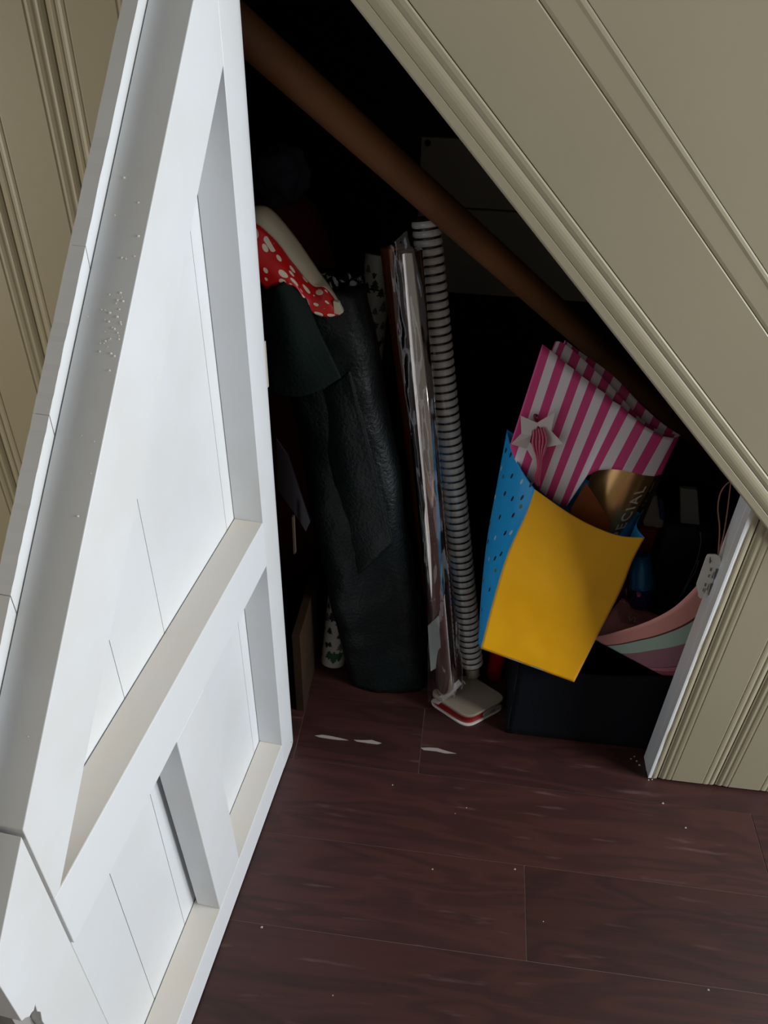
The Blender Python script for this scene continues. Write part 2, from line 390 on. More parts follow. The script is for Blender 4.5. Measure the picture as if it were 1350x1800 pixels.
# ================================================================ CUPBOARD INTERIOR SHELL
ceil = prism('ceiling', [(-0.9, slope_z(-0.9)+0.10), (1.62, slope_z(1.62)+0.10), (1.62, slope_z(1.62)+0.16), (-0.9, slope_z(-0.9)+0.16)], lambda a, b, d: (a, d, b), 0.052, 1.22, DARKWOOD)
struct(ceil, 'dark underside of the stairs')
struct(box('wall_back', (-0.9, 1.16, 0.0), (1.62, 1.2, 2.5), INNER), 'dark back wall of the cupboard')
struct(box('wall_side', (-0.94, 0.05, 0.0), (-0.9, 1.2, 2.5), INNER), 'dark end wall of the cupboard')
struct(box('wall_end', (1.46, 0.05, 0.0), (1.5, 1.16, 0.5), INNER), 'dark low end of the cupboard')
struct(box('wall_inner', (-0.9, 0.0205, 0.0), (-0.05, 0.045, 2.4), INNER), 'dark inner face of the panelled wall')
PALE = M('dim_pale_board', (206, 196, 182), 0.75, bump=(15, 0.3), var=(4, 0.6, (186, 176, 164)))
pp = thing('wall_panel', 'pale boarded panel fixed on the dark back wall above the wooden pole', 'panel', (0.3581, 1.13, 0.6127))
(xa, ya, za), (xb, yb, zb), zc = (0.1272, 1.13, 1.0014), (0.1493, 1.13, 0.5962), 0.8304
box('panel_board', (xa, 1.13, zc+0.002), (xa+0.62, 1.158, za), PALE, pp, 0.002)
box('panel_board', (xa, 1.13, zb), (xa+0.62, 1.158, zc-0.002), PALE, pp, 0.002)
sx, sy, sz = (0.1435, 1.12, 0.9866)
lathe('screw', (sx, 1.131, sz), (sx, 1.0, sz), [(0, 0.0), (0, 0.009), (0.003, 0.007), (0.004, 0.0)], M('black_screw', (20, 18, 18), 0.5), pp, 10)

# ================================================================ DOOR (stands open, seen from its back)
U = V((-0.08149783463130039, -0.9966735187364061, -0.0)); ND = V((-U.y, U.x, 0))
def DF(s, z, d): return tuple(U*s + V((0, 0, z)) - ND*d)
door = root_struct('door_1', (0, 0, 0), 'white painted triangular cupboard door standing open, seen from its battened back')
def otop(s): return 1.504 - 1.05*s
def itop(s): return 1.3745 - 1.05*s
DT = 0.048
# hinge stile with a rounded outer edge
prof = [(-0.0075, DT), (-0.0075, 0.022)] + [(0.0285-0.036*math.cos(a), 0.022-0.022*math.sin(a)) for a in (0.3, 0.6, 0.9, 1.2, 1.5708)] + [(0.0825, 0.0), (0.0832, 0.0007), (0.0832, DT)]
k = len(prof)
vs = [DF(s, 0.0045, d) for s, d in prof] + [DF(s, otop(s), d) for s, d in prof]
o = obj('hinge_stile', vs, [(i, (i+1) % k, (i+1) % k+k, i+k) for i in range(k)] + [tuple(range(k-1, -1, -1)), tuple(range(k, 2*k))], WHITE2, door, True)
mdf = o.modifiers.new('edge', 'EDGE_SPLIT'); mdf.split_angle = 0.6
prism('bottom_rail', [(0.0833, 0.0045), (0.7010, 0.0045), (0.7010, 0.0820), (0.0834, 0.0820)], DF, 0, DT, WARM_TOP, door, 0.0012)
prism('middle_rail', [(0.0834, 0.5610), (0.6985, 0.5610), (0.6985, 0.6515), (0.0834, 0.6515)], DF, 0, DT, WARM_TOP, door, 0.0014)
prism('sloping_stile', [(0.0834, itop(0.0834)), (0.6885, itop(0.6885)), (0.6985, 0.6518), (0.6985, otop(0.6985)), (0.0834, otop(0.0834))], DF, 0, DT, WHITE2, door, 0.0010)
prism('short_stud', [(0.331, 0.0824), (0.4220, 0.0824), (0.4425, 0.5606), (0.3520, 0.5606)], DF, 0.0006, 0.0415, WHITE2, door, 0.0012)
prism('free_stile', [(0.7022, 0.0045), (0.7815, 0.0045), (0.7815, 0.30), (0.7660, 0.31), (0.7640, 0.50), (0.7655, 0.545), (0.7625, 0.558), (0.7650, 0.566), (0.7634, 0.5775),
       (0.7670, 0.574), (0.7700, 0.5765), (0.7735, 0.5765), (0.7775, 0.5840), (0.7815, 0.5875), (0.7815, otop(0.7815)), (0.7022, otop(0.7022))], DF, 0, DT, WHITE2, door, 0.0008)
prism('edge_filler', [(0.7655, 0.30), (0.7805, 0.30), (0.7805, 0.589), (0.7655, 0.589)], DF, 0.012, DT-0.001, M('bare_grey_edge', (150, 146, 142), 0.7, bump=(40, 0.4)), door)
prism('joint_filler', [(0.6980, 0.30), (0.7025, 0.30), (0.7025, 0.755), (0.6980, 0.755)], DF, 0.0045, 0.02, M('grey_joint_filler', (176, 174, 170), 0.7, bump=(60, 0.4)), door)
js = [0.0, 0.1145, 0.344, 0.4575, 0.5725, 0.687, 0.7955]
def btop(s): return otop(s) + 0.0205
for a, b in zip(js[:-1], js[1:]):
    g = 0.0005
    top = [(a+g+(b-a-2*g)*t/24, btop(a+g+(b-a-2*g)*t/24)+0.0016*nz((a*50+t*2.3, 7, 0))) for t in range(24, -1, -1)]
    prism('door_board', [(a+g, 0.0045), (b-g, 0.0045)] + top, DF, DT+0.0011, DT+0.0175, WHITE, door, 0.0)
# painted hinge leaf on the closing edge
hz0, hz1 = 0.8439560312231108, 0.9195626918832693
hg = prism('hinge', [(-0.0125, hz0), (0.004, hz0), (0.004, hz1), (-0.0125, hz1)], DF, 0.009, 0.040, M('painted_hinge', (176, 166, 146), 0.5), door, 0.001)
tube('hinge_pin', [DF(-0.014, hz0, 0.030), DF(-0.014, hz1, 0.030)], 0.005, MATS['painted_hinge'], hg, 10)
fv, ff_ = [], []
rf = random.Random(9); TS = (U*(1/math.sqrt(1+1.05**2)) + V((0, 0, -1.05/math.sqrt(1+1.05**2))))
NS = U*(1.05/math.sqrt(1+1.05**2)) + V((0, 0, 1/math.sqrt(1+1.05**2)))
for q in range(46):
    s_ = rf.gauss(0.385, 0.022) if q < 36 else rf.uniform(0.2, 0.66); d_ = rf.triangular(0.004, 0.042, 0.008); p = V(DF(s_, otop(s_), d_)) ; r = rf.uniform(0.0006, 0.0016); b0 = len(fv)
    fv += [p - TS*r - ND*r*0.8, p + TS*r - ND*r*0.6, p + TS*r*0.7 + ND*r, p - TS*r*0.8 + ND*r*0.7, p + NS*r*0.7]
    ff_ += [(b0, b0+1, b0+4), (b0+1, b0+2, b0+4), (b0+2, b0+3, b0+4), (b0+3, b0, b0+4)]
fo_ = obj('paint_flecks', fv, ff_, M('white_fleck', (232, 226, 216), 0.6), door); fo_['kind'] = 'stuff'
NAILM = M('nail_head', (70, 60, 52), 0.6)
def nail(s, z, d, axis):
    p = V(DF(s, z, d)); lathe('nail', p - V(axis)*0.001, p + V(axis), [(0, 0.0024), (0.0016, 0.0020), (0.0017, 0.0)], NAILM, door, 8)
nail(0.4395, 0.520, 0.020, -ND*0+U)
nail(0.030, 0.022, 0.0005, ND)

# ================================================================ WOODEN POLE
p0, p1 = V((-0.0025, 0.15, 1.2661)), V((0.4366, 0.45, 0.8426))
dp = (p1-p0).normalized()
POLE = M('brown_timber_pole', (136, 90, 54), 0.6, bump=(25, 0.3), var=(6, 0.8, (108, 70, 40)))
a = p0 - dp*0.115; tt = (0.03 - p1.z)/dp.z; b = p1 + dp*tt
pl = lathe('wooden_pole', a, b, [(0, 0.0), (0, 0.024), (0.006, 0.0265), (0.2, 0.0265), ((b-a).length-0.006, 0.0255), ((b-a).length, 0.023), ((b-a).length, 0.0)], POLE, None, 24)
tag(pl, 'long round brown wooden pole leaning diagonally across the dark cupboard', 'pole')

# ================================================================ LEFT SIDE: GREEN BAG AND NEIGHBOURS
GREEN = M('dark_green_woven_sheet', (12, 23, 22), 0.42, spec=0.4, bump=(150, 1.0), var=(14, 0.7, (8, 14, 18)))
GREEN2 = M('dark_green_flap', (18, 30, 26), 0.7, spec=0.15, bump=(160, 0.5), var=(10, 0.5, (13, 23, 20)))
gb = thing('storage_bag', 'tall dark green woven storage bag standing behind the open door', 'bag', (0.1792, 0.1995, 0.0))
B0 = V((0.1781, 0.2082, 0.0)) + V((0, 0, 0)); B1 = V((0.0262, 0.25, 0.9302))
def gring(t, a):
    c0 = B0.lerp(B1, t)
    w_ = 0.093 - 0.012*t + 0.010*math.sin(math.pi*t); dp_ = 0.062
    e = 0.75
    ca, sa = math.cos(a), math.sin(a)
    p = V((math.copysign(abs(ca)**e, ca)*w_, math.copysign(abs(sa)**e, sa)*dp_, 0))
    q = c0 + p
    q += V((1, 0, 0))*0.007*nz(q, 9, 1) + V((0, 1, 0))*(0.010*nz(q, 7, 4) + 0.004*nz(q, 28, 2))
    if t == 0: q.z = 0.001
    return q
NA, NT = 72, 60
vs = [gring(j/NT, 2*math.pi*i/NA) for j in range(NT+1) for i in range(NA)]
fs = [(j*NA+i, j*NA+(i+1) % NA, (j+1)*NA+(i+1) % NA, (j+1)*NA+i) for j in range(NT) for i in range(NA)]
top = len(vs); vs.append(B1 + V((0, 0, -0.02)))
fs += [(NT*NA+i, NT*NA+(i+1) % NA, top) for i in range(NA)]
bot = len(vs); vs.append(V((B0.x, B0.y, 0.001))); fs += [((i+1) % NA, i, bot) for i in range(NA)]
obj('body', vs, fs, GREEN, gb, True)
fl = [(-0.0482, 0.16, 0.9427), (-0.0478, 0.15, 0.8854), (-0.046, 0.15, 0.8241), (-0.0464, 0.15, 0.7567)]; fm = [(-0.0199, 0.155, 0.9559), (-0.0016, 0.145, 0.9008), (0.0097, 0.145, 0.831), (0.0164, 0.148, 0.7656)]; fr_ = [(0.0017, 0.165, 0.9659), (0.0228, 0.16, 0.9306), (0.0515, 0.15, 0.868), (0.0842, 0.135, 0.8063)]
def flap(u, v):
    p = path([path(fl, v), path(fm, v), path(fr_, v)], u); return p + V((0, -1, 0))*(0.004*nz(p, 14, 3) + 0.012*math.sin(math.pi*u))
grid('flap', flap, 18, 20, GREEN2, gb, 0.0012)
sl = [(0.033, 0.19, 0.7453), (0.0483, 0.18, 0.6326), (0.0759, 0.17, 0.4969), (0.1115, 0.165, 0.3427)]; sr = [(0.0971, 0.152, 0.814), (0.1122, 0.145, 0.7591), (0.1399, 0.137, 0.6562), (0.1857, 0.125, 0.4672)]
def seam(u, v):
    p = path(sl, v).lerp(path(sr, v), u); return p + V((0, -1, 0))*(0.004*math.sin(math.pi*min(1, u*1.2)) + 0.003*nz(p, 22, 6) + 0.003*u)
grid('overlap_fold', seam, 14, 30, GREEN, gb, 0.0012)

# polka-dot cloth lying on the bag
def polka_mat():
    mt = M('red_polka_dot_cloth', (196, 22, 24), 0.38, bump=(60, 0.2)); nt = mt.node_tree; N = nt.nodes; Lk = nt.links; p = N['Principled BSDF']
    tc = N.new('ShaderNodeTexCoord'); vo = N.new('ShaderNodeTexVoronoi'); vo.voronoi_dimensions = '2D'; vo.inputs['Scale'].default_value = 38; vo.inputs['Randomness'].default_value = 0.85
    Lk.new(tc.outputs['UV'], vo.inputs['Vector'])
    sp = N.new('ShaderNodeSeparateColor'); Lk.new(vo.outputs['Color'], sp.inputs[0])
    r = N.new('ShaderNodeMapRange'); r.inputs[1].default_value = 0.2; r.inputs[3].default_value = 0.02; r.inputs[4].default_value = 0.40; Lk.new(sp.outputs[0], r.inputs[0])
    lt = N.new('ShaderNodeMath'); lt.operation = 'LESS_THAN'; Lk.new(vo.outputs['Distance'], lt.inputs[0]); Lk.new(r.outputs[0], lt.inputs[1])
    mx = N.new('ShaderNodeMix'); mx.data_type = 'RGBA'; mx.inputs[6].default_value = lin((196, 20, 22)); mx.inputs[7].default_value = lin((226, 214, 190))
    Lk.new(lt.outputs[0], mx.inputs[0]); Lk.new(mx.outputs[2], p.inputs['Base Color'])
    return mt
POLKA = polka_mat(); LINING = M('cream_lining', (206, 194, 168), 0.6, bump=(40, 0.3))
pk = thing('polka_dot_cloth', 'folded red polka dot cloth with a cream lining on top of the dark green bag', 'cloth', (-0.0051, 0.2, 0.8782))
pt = [(-0.0703, 0.2, 1.0601), (-0.0428, 0.2, 1.0599), (-0.0178, 0.205, 1.0355), (0.0119, 0.21, 0.9925), (0.0365, 0.21, 0.9565), (0.0561, 0.2, 0.9364), (0.0795, 0.185, 0.9076)]
pm = [(-0.0652, 0.175, 1.0411), (-0.0491, 0.175, 1.0369), (-0.021, 0.18, 1.007), (0.0023, 0.185, 0.9721), (0.0295, 0.185, 0.9429), (0.0523, 0.18, 0.9425), (0.0784, 0.18, 0.9075)]
pb = [(-0.0642, 0.15, 0.9703), (-0.038, 0.15, 0.9461), (-0.0137, 0.152, 0.9527), (0.0078, 0.155, 0.9503), (0.0288, 0.16, 0.9117), (0.0561, 0.165, 0.901), (0.0773, 0.175, 0.9025)]
def cl_top(u, v):
    a, b = path(pt, u), path(pm, u); p = a.lerp(b, v); return p + V((0, -0.5, 0.4))*(0.010*math.sin(math.pi*v)*(1-u*0.6)) + V((0, 1, 0))*0.003*nz(p, 30, 8)
def cl_front(u, v):
    a, b = path(pm, u), path(pb, u); p = a.lerp(b, v); return p + V((0, -1, 0))*(0.014*math.sin(math.pi*v)*(1-u*0.7)) + V((0, 1, 0))*0.004*nz(p, 24, 5)
uvp = lambda u, v: (u*0.20, v*0.10)
grid('cream_fold', cl_top, 30, 8, LINING, pk, 0.002)
grid('dotted_face', cl_front, 30, 12, POLKA, pk, 0.002, uvf=uvp)
tp = [(0.0661, 0.17, 0.927), (0.0755, 0.17, 0.9258), (0.083, 0.17, 0.9089), (0.0772, 0.17, 0.9045), (0.0677, 0.17, 0.9058)]
prism('white_tip', [(p[0], p[2]) for p in tp], lambda a, b, d: (a, d, b), 0.166, 0.176, LINING, pk, 0.001)

# clear film scraps beside it
def scrap(name, label, l, r, amp, seed):
    f = lambda u, v: path(l, v).lerp(path(r, v), u) + V((0, 1, 0.5))*amp*nz((u*3, v*3, seed), 1.6, seed)
    o = grid(name, f, 16, 14, FILM, None, 0.0006); return tag(o, label, 'film')
scrap('clear_film_scrap', 'crumpled clear plastic film behind the tip of the polka dot cloth', [(0.0295, 0.235, 0.9455), (0.0437, 0.235, 0.9238), (0.0532, 0.235, 0.8993)], [(0.0981, 0.245, 0.9408), (0.1062, 0.245, 0.9175), (0.1115, 0.245, 0.8895)], 0.02, 3)

# dark bundles at the very back left
def blob(name, label, cat, c0, r, mat, seed, amp=0.25, flat=True):
    bm = bmesh.new(); bmesh.ops.create_icosphere(bm, subdivisions=4, radius=1.0)
    for v in bm.verts:
        k = 1 + amp*nz(v.co, 1.7, seed) + amp*0.4*nz(v.co, 4.5, seed+2); v.co = V((v.co.x*r[0]*k, v.co.y*r[1]*k, v.co.z*r[2]*k)) + V(c0)
        if flat and v.co.z < 0.001: v.co.z = 0.001
    me = bpy.data.meshes.new(name); bm.to_mesh(me); bm.free(); me.materials.append(mat)
    for p in me.polygons: p.use_smooth = True
    o = bpy.data.objects.new(name, me); col.objects.link(o); return tag(o, label, cat)
sc = V((-0.0688, 0.52, 1.0112))
blob('red_sack', 'dark red cloth sack in the shadow behind the polka dot cloth', 'sack', (sc.x-0.05, 0.53, sc.z*0.5-0.02), (0.17, 0.13, sc.z*0.5+0.02), M('dark_red_cloth', (96, 14, 18), 0.8, bump=(40, 0.4)), 2, 0.12)
bc = V((-0.091, 0.47, 1.067))
bl = blob('plush_bundle', 'dim blue grey soft bundle beside the door edge on top of the red sack', 'bundle', (bc.x, 0.50, bc.z-0.03), (0.052, 0.05, 0.055), M('blue_grey_plush', (66, 70, 88), 0.95, bump=(90, 0.8)), 5, 0.3, False)

# rolls of paper
def roll(name, label, a, b, r, mat, group=None, core=True, parts=None, cat='paper roll'):
    a = V(a); b = V(b); ln = (b-a).length
    t = thing(name, label, cat, tuple(a), group)
    lathe('paper', a, b, [(0.001, r*0.62), (0.0, r*0.98), (0.002, r), (ln*0.5, r*1.0), (ln-0.002, r), (ln, r*0.98), (ln-0.001, r*0.62)], mat, t, 36)
    lathe('core', a, b, [(0.0, r*0.50), (0.0, r*0.60), (ln, r*0.60), (ln, r*0.50), (0.0, r*0.50)], M('cardboard_core', (128, 98, 70), 0.8), t, 24)
    return t
WP = M('white_print_paper', (196, 192, 184), 0.45, var=(16, 0.35, (150, 152, 150)))
ra, rb = V((0.0414, 0.2283, 0.0)), V((0.1054, 0.47, 0.9078))
tr = roll('wrapping_paper_roll', 'white wrapping paper roll printed with green trees, behind the green bag', ra, rb, 0.029, WP)
TREE = [M('tree_green', (34, 84, 52), 0.6), M('tree_grey', (96, 98, 98), 0.6), M('tree_dark', (34, 38, 36), 0.6)]
d = (rb-ra).normalized(); bx, by = basis(d)
fwd = V((-0.15, -0.85, 0.3)); fwd = (fwd-d*fwd.dot(d)).normalized(); sd = d.cross(fwd)
tv, tf, tm = [], [], []
shape = [(0, 1.0), (0.35, 0.62), (0.2, 0.62), (0.5, 0.3), (0.3, 0.3), (0.62, 0.0), (0.1, 0.0), (0.1, -0.16), (-0.1, -0.16), (-0.1, 0.0), (-0.62, 0.0), (-0.3, 0.3), (-0.5, 0.3), (-0.2, 0.62), (-0.35, 0.62)]
rnd = random.Random(4)
lnr = (rb-ra).length; hh = 0.012; row = 0
while hh < lnr-0.03:
    for q in range(6):
        ang = -1.5 + q*0.6 + (0.3 if row % 2 else 0) + rnd.uniform(-0.25, 0.25); sz = rnd.uniform(0.010, 0.027); k = rnd.choice((0, 1, 2, 2, 1)); fl_ = rnd.choice((1, 1, -1))
        if row == 0 and q == 3: sz, k, fl_ = 0.032, 0, -1
        b0 = len(tv)
        for sx_, sy_ in shape:
            an = ang + sx_*sz/0.029*0.8; h_ = hh + (q*0.37 % 1.0)*0.014 + sz*0.5 + fl_*(sy_-0.4)*sz*0.9
            tv.append(ra + d*h_ + (fwd*math.cos(an) + sd*math.sin(an))*0.02945)
        tf.append(tuple(range(b0, b0+len(shape)))); tm.append(k)
    hh += 0.034; row += 1
pr = obj('tree_print', tv, tf, TREE, tr, mat_ids=tm); pr['kind'] = 'stuff'

COPPER = M('copper_brown_foil', (150, 82, 48), 0.34, 0.35, bump=(8, 0.2))
roll('copper_paper_roll', 'copper brown paper roll leaning between the green bag and the silver roll', (0.3051, 0.2632, 0.0), (0.1389, 0.4, 0.9492), 0.026, COPPER, 'shiny rolls')
FOIL = M('mirror_foil', (206, 198, 194), 0.07, 1.0, var=(3, 0.6, (168, 154, 152)))
roll('foil_paper_roll', 'shiny silver foil roll standing on the red and white box, left of the ribbed roll', (0.3197, 0.1491, 0.0375), (0.173, 0.3, 0.9745), 0.0265, FOIL, 'shiny rolls')

# ribbed clear roll with its film sleeve
fa, fb = V((0.3763, 0.2017, 0.0375)), V((0.1966, 0.37, 1.0148))
rr = thing('ribbed_roll', 'ribbed clear plastic roll in a film sleeve standing on the red and white box', 'roll', tuple(fa), 'shiny rolls')
RIB = M('ribbed_clear_plastic', (246, 245, 242), 0.16, spec=0.9, alpha=0.88, coat=0.6)
GRV = M('dark_rib_groove', (44, 38, 36), 0.25, spec=0.7)
ln = (fb-fa).length
prof = [(0.03, 0.015, 1), (0.03, 0.0240, 1)]
nr = 62; st = (ln-0.035)/nr
for i in range(nr):
    t0 = 0.032 + i*st
    prof += [(t0, 0.0240, 0), (t0+st*0.10, 0.0262, 0), (t0+st*0.32, 0.0270, 0), (t0+st*0.62, 0.0262, 0), (t0+st*0.72, 0.0240, 1)]
prof += [(ln-0.002, 0.0240, 1), (ln-0.002, 0.0, 1)]
lathe('ribbed_body', fa, fb, prof, [RIB, GRV], rr, 40)
lathe('inner_tube', fa, fb, [(0.0, 0.0125), (0.0, 0.0165), (0.034, 0.0165), (0.034, 0.0125), (0.0, 0.0125)], M('frosted_tube', (196, 188, 178), 0.3, alpha=0.7), rr, 28)
# crumpled sleeve in front of both rolls
sl_l = [(0.1461, 0.255, 0.9945), (0.1693, 0.235, 0.835), (0.202, 0.205, 0.67), (0.2366, 0.175, 0.4698), (0.262, 0.15, 0.2644), (0.2785, 0.128, 0.0161)]
sl_m = [(0.1802, 0.262, 1.0241), (0.2147, 0.24, 0.8785), (0.2478, 0.21, 0.7076), (0.2827, 0.18, 0.5134), (0.3164, 0.15, 0.3047), (0.3442, 0.118, 0.072)]
sl_r = [(0.2152, 0.305, 1.0158), (0.2508, 0.285, 0.863), (0.2871, 0.26, 0.6835), (0.3236, 0.23, 0.4816), (0.3573, 0.2, 0.2804), (0.3769, 0.175, 0.1346)]
def sleeve(u, v):
    p = path([path(sl_l, v), path(sl_m, v), path(sl_r, v)], u)
    k = 0.004 + 0.005*v
    return p + V((0, -1, 0))*(k*nz((u*5, v*9, 1), 1.3, 3) + 0.5*k*nz((u*14, v*26, 3), 1.0, 9)) + V((0, -1, 0))*0.006
grid('film_sleeve', sleeve, 46, 130, FILM, rr, None)
lb = [(0.264, 0.15, 0.2311), (0.2849, 0.15, 0.2643), (0.3023, 0.142, 0.1255), (0.2788, 0.142, 0.0996)]
obj('paper_label', lb, [(0, 1, 2, 3)], M('white_paper_label', (150, 158, 154), 0.6), rr, solid=0.0006)
fo = [(0.2851, 0.128, 0.0133), (0.3068, 0.126, 0.039), (0.3423, 0.14, 0.0823), (0.3509, 0.136, 0.0731), (0.3258, 0.118, 0.0478), (0.3023, 0.112, 0.0238)]
obj('folded_film_end', [V(p)+V((0, 0, 0.003)) for p in fo], [(0, 1, 4, 5), (1, 2, 3, 4)], M('milky_film', (214, 208, 204), 0.25, alpha=0.55), rr, solid=0.0008)

# ================================================================ RED AND WHITE BOX
cl_, cf, cr_ = V((0.2762, 0.1362)), V((0.3698, 0.0741)), V((0.4581, 0.1458)); cb = cl_ + cr_ - cf
def rsq(inset, rad, n=6):
    cs = [cl_, cf, cr_, cb]; ctr = sum(cs, V((0, 0)))/4; pts = []
    for i in range(4):
        p = cs[i]; a = cs[i-1]; b = cs[(i+1) % 4]
        da = (a-p).normalized(); db = (b-p).normalized()
        p = p + (ctr-p).normalized()*inset*1.414
        s_, e_ = p+da*rad, p+db*rad
        for k in range(n+1):
            t = k/n; pts.append(((1-t)**2)*s_ + 2*t*(1-t)*p + t*t*e_)
    return pts
bx_ = thing('plastic_box', 'flat red plastic box with a milky lid and white rims, standing on the floor', 'box', (cb.x*0.5+cf.x*0.5, cb.y*0.5+cf.y*0.5, 0))
XY = lambda a, b, d: (a, b, d)
prism('white_base', rsq(0.0, 0.026), XY, 0.0005, 0.0060, M('white_plastic', (206, 198, 190), 0.35), bx_, 0.0012)
prism('red_band', rsq(0.004, 0.024), XY, 0.0060, 0.0290, M('red_plastic', (128, 10, 14), 0.3), bx_)
prism('lid', rsq(0.0005, 0.026), XY, 0.0290, 0.0370, M('milky_lid', (142, 130, 114), 0.3, bump=(300, 0.15), var=(20, 0.4, (128, 116, 100))), bx_, 0.0022)
e1 = (cr_-cf).normalized(); n1 = V((e1.y, -e1.x)); mid = cf.lerp(cr_, 0.62) - n1*0.0032
def face(a, b, d):
    p = mid + e1*a + n1*d; return (p.x, p.y, 0.0172 + b)
ov = []
for k in range(24):
    a = 2*math.pi*k/24; ov.append((math.copysign(abs(math.cos(a))**0.6, math.cos(a))*0.025, math.copysign(abs(math.sin(a))**0.8, math.sin(a))*0.0095))
lbl = prism('oval_label', ov, face, 0.0, 0.0022, M('grey_label', (142, 142, 136), 0.4), bx_, 0.0006)
tv, tf = text_pts('AK', 0.010)
obj('lettering', [face(p.x-0.004, p.y-0.0034, 0.0026) for p in tv], tf, M('grey_ink', (84, 84, 84), 0.6), lbl)
rt = V((0.4289, 0.2394, 0.0))
tag(lathe('red_tube', rt, rt+V((0.01, 0.03, 0.3)), [(0, 0.0), (0, 0.019), (0.003, 0.021), (0.24, 0.021), (0.243, 0.019), (0.243, 0)], M('red_gloss', (150, 12, 16), 0.15, coat=0.5), None, 28), 'glossy red tube standing behind the red and white box', 'tube')

# ================================================================ NAVY TOTE
NAVY = M('navy_fabric', (8, 12, 20), 0.85, spec=0.2, bump=(200, 0.5), var=(6, 0.5, (5, 7, 12)))
to = thing('navy_tote', 'dark navy fabric tote standing on the floor under the gift bags', 'tote', (0.72, 0.25, 0))
x0, x1, y0, y1 = 0.458, 1.06, 0.078, 0.50
rim = lambda x: 0.243 - 0.33*(x-0.458) if x < 0.57 else (0.2060 if x < 0.62 else 0.2060+0.02*min(1, (x-0.62)/0.2))
def fw(u, v):
    x = x0 + (x1-x0)*u; z = 0.001 + (rim(x)-0.001)*v
    return V((x, y0 + 0.010*(v) + 0.006*nz((x*7, 0, z*9), 1, 2)*(v > 0), z))
grid('front_panel', fw, 40, 12, NAVY, to, 0.004)
grid('left_panel', lambda u, v: V((x0 + 0.004*nz((0, u*3, v*3), 1, 4)*(v > 0), y0+0.010*v + (y1-y0)*u, 0.001+(0.242-0.02*u)*v)), 16, 10, NAVY, to, 0.004)
grid('right_panel', lambda u, v: V((x1, y0+0.010*v + (y1-y0)*u, 0.001+0.22*v)), 6, 6, NAVY, to, 0.004)
grid('back_panel', lambda u, v: V((x0+(x1-x0)*u, y1, 0.001+0.22*v)), 8, 6, NAVY, to, 0.004)
grid('base_panel', lambda u, v: V((x0+(x1-x0)*u, y0+0.003+(y1-y0)*v, 0.003)), 6, 6, NAVY, to, 0.004)

# ================================================================ YELLOW AND BLUE GIFT BAG
YEL = M('mustard_yellow_paper', (238, 172, 6), 0.45, bump=(14, 0.7), var=(8, 0.5, (228, 160, 4)))
BLU = M('bright_blue_paper', (28, 164, 234), 0.42, bump=(12, 0.2))
yb = thing('gift_bag', 'mustard yellow paper gift bag with a blue confetti side, leaning on the tote', 'gift bag', (0.4736, 0.08, 0.2084), 'gift bags')
A, B, Cc, D = [V(p) for p in ((0.3737, 0.052, 0.281), (0.5676, 0.052, 0.2141), (0.6533, 0.15, 0.5186), (0.4376, 0.15, 0.605))]
E, F = V((0.3801, 0.245, 0.6677)), V((0.6625, 0.24, 0.5064))
A2, B2 = V((0.3715, 0.1, 0.2455)), V((0.5844, 0.1, 0.2111))
ft = [(0.4376, 0.15, 0.605), (0.4691, 0.146, 0.5858), (0.5111, 0.142, 0.5611), (0.5622, 0.142, 0.5367), (0.6093, 0.145, 0.5213), (0.6533, 0.15, 0.5186)]
fl2 = [(0.4376, 0.15, 0.605), (0.427, 0.133, 0.558), (0.4034, 0.108, 0.4843), (0.3884, 0.083, 0.3995), (0.3737, 0.052, 0.281)]
fr2 = [(0.6533, 0.15, 0.5186), (0.6395, 0.137, 0.4722), (0.6271, 0.118, 0.4078), (0.5979, 0.085, 0.3162), (0.5676, 0.052, 0.2141)]
def yfront(u, v):
    t = path(ft, u); b = A.lerp(B, u); l, r = path(fl2, v), path(fr2, v)
    p = t.lerp(b, v) + (l.lerp(r, u) - (ft_l.lerp(ft_r, u).lerp(b, v)))
    p += V((0, -1, 0))*(0.006*math.sin(math.pi*u)*math.sin(math.pi*v) + 0.0055*nz(p, 11, 3)*math.sin(math.pi*min(1, max(0, u)))*math.sin(math.pi*v) + 0.0014*nz(p, 30, 6)*math.sin(math.pi*u))
    return p
ft_l, ft_r = V(ft[0]), V(ft[-1])
grid('front_panel', yfront, 36, 44, YEL, yb, 0.0007)
eg = [(0.3801, 0.245, 0.6677), (0.3728, 0.215, 0.5532), (0.3665, 0.185, 0.449), (0.3666, 0.14, 0.3446), (0.3715, 0.1, 0.2455)]
tg = [(0.3801, 0.245, 0.6677), (0.3916, 0.21, 0.6488), (0.4128, 0.175, 0.6258), (0.4376, 0.15, 0.605)]
def gus(u, v):
    l, r = path(eg, v), path(fl2, v); t = path(tg, u)
    p = l.lerp(r, u) + (t - E.lerp(ft_l, u))*(1-v)
    return p
grid('blue_side', gus, 18, 30, BLU, yb, 0.0007)
grid('right_side', lambda u, v: path([F, B2], v).lerp(path(fr2, v), u) + V((-0.012, 0, 0))*math.sin(math.pi*u), 8, 24, BLU, yb, 0.0007)
grid('back_panel', lambda u, v: E.lerp(F, u).lerp(A2.lerp(B2, u), v) + V((0, 0.004, 0)), 12, 16, BLU, yb, 0.0007)
obj('bottom', [A+V((0, 0, 0.001)), B+V((0, 0, 0.001)), B2, A2], [(0, 1, 2, 3)], BLU, yb, solid=0.0007)
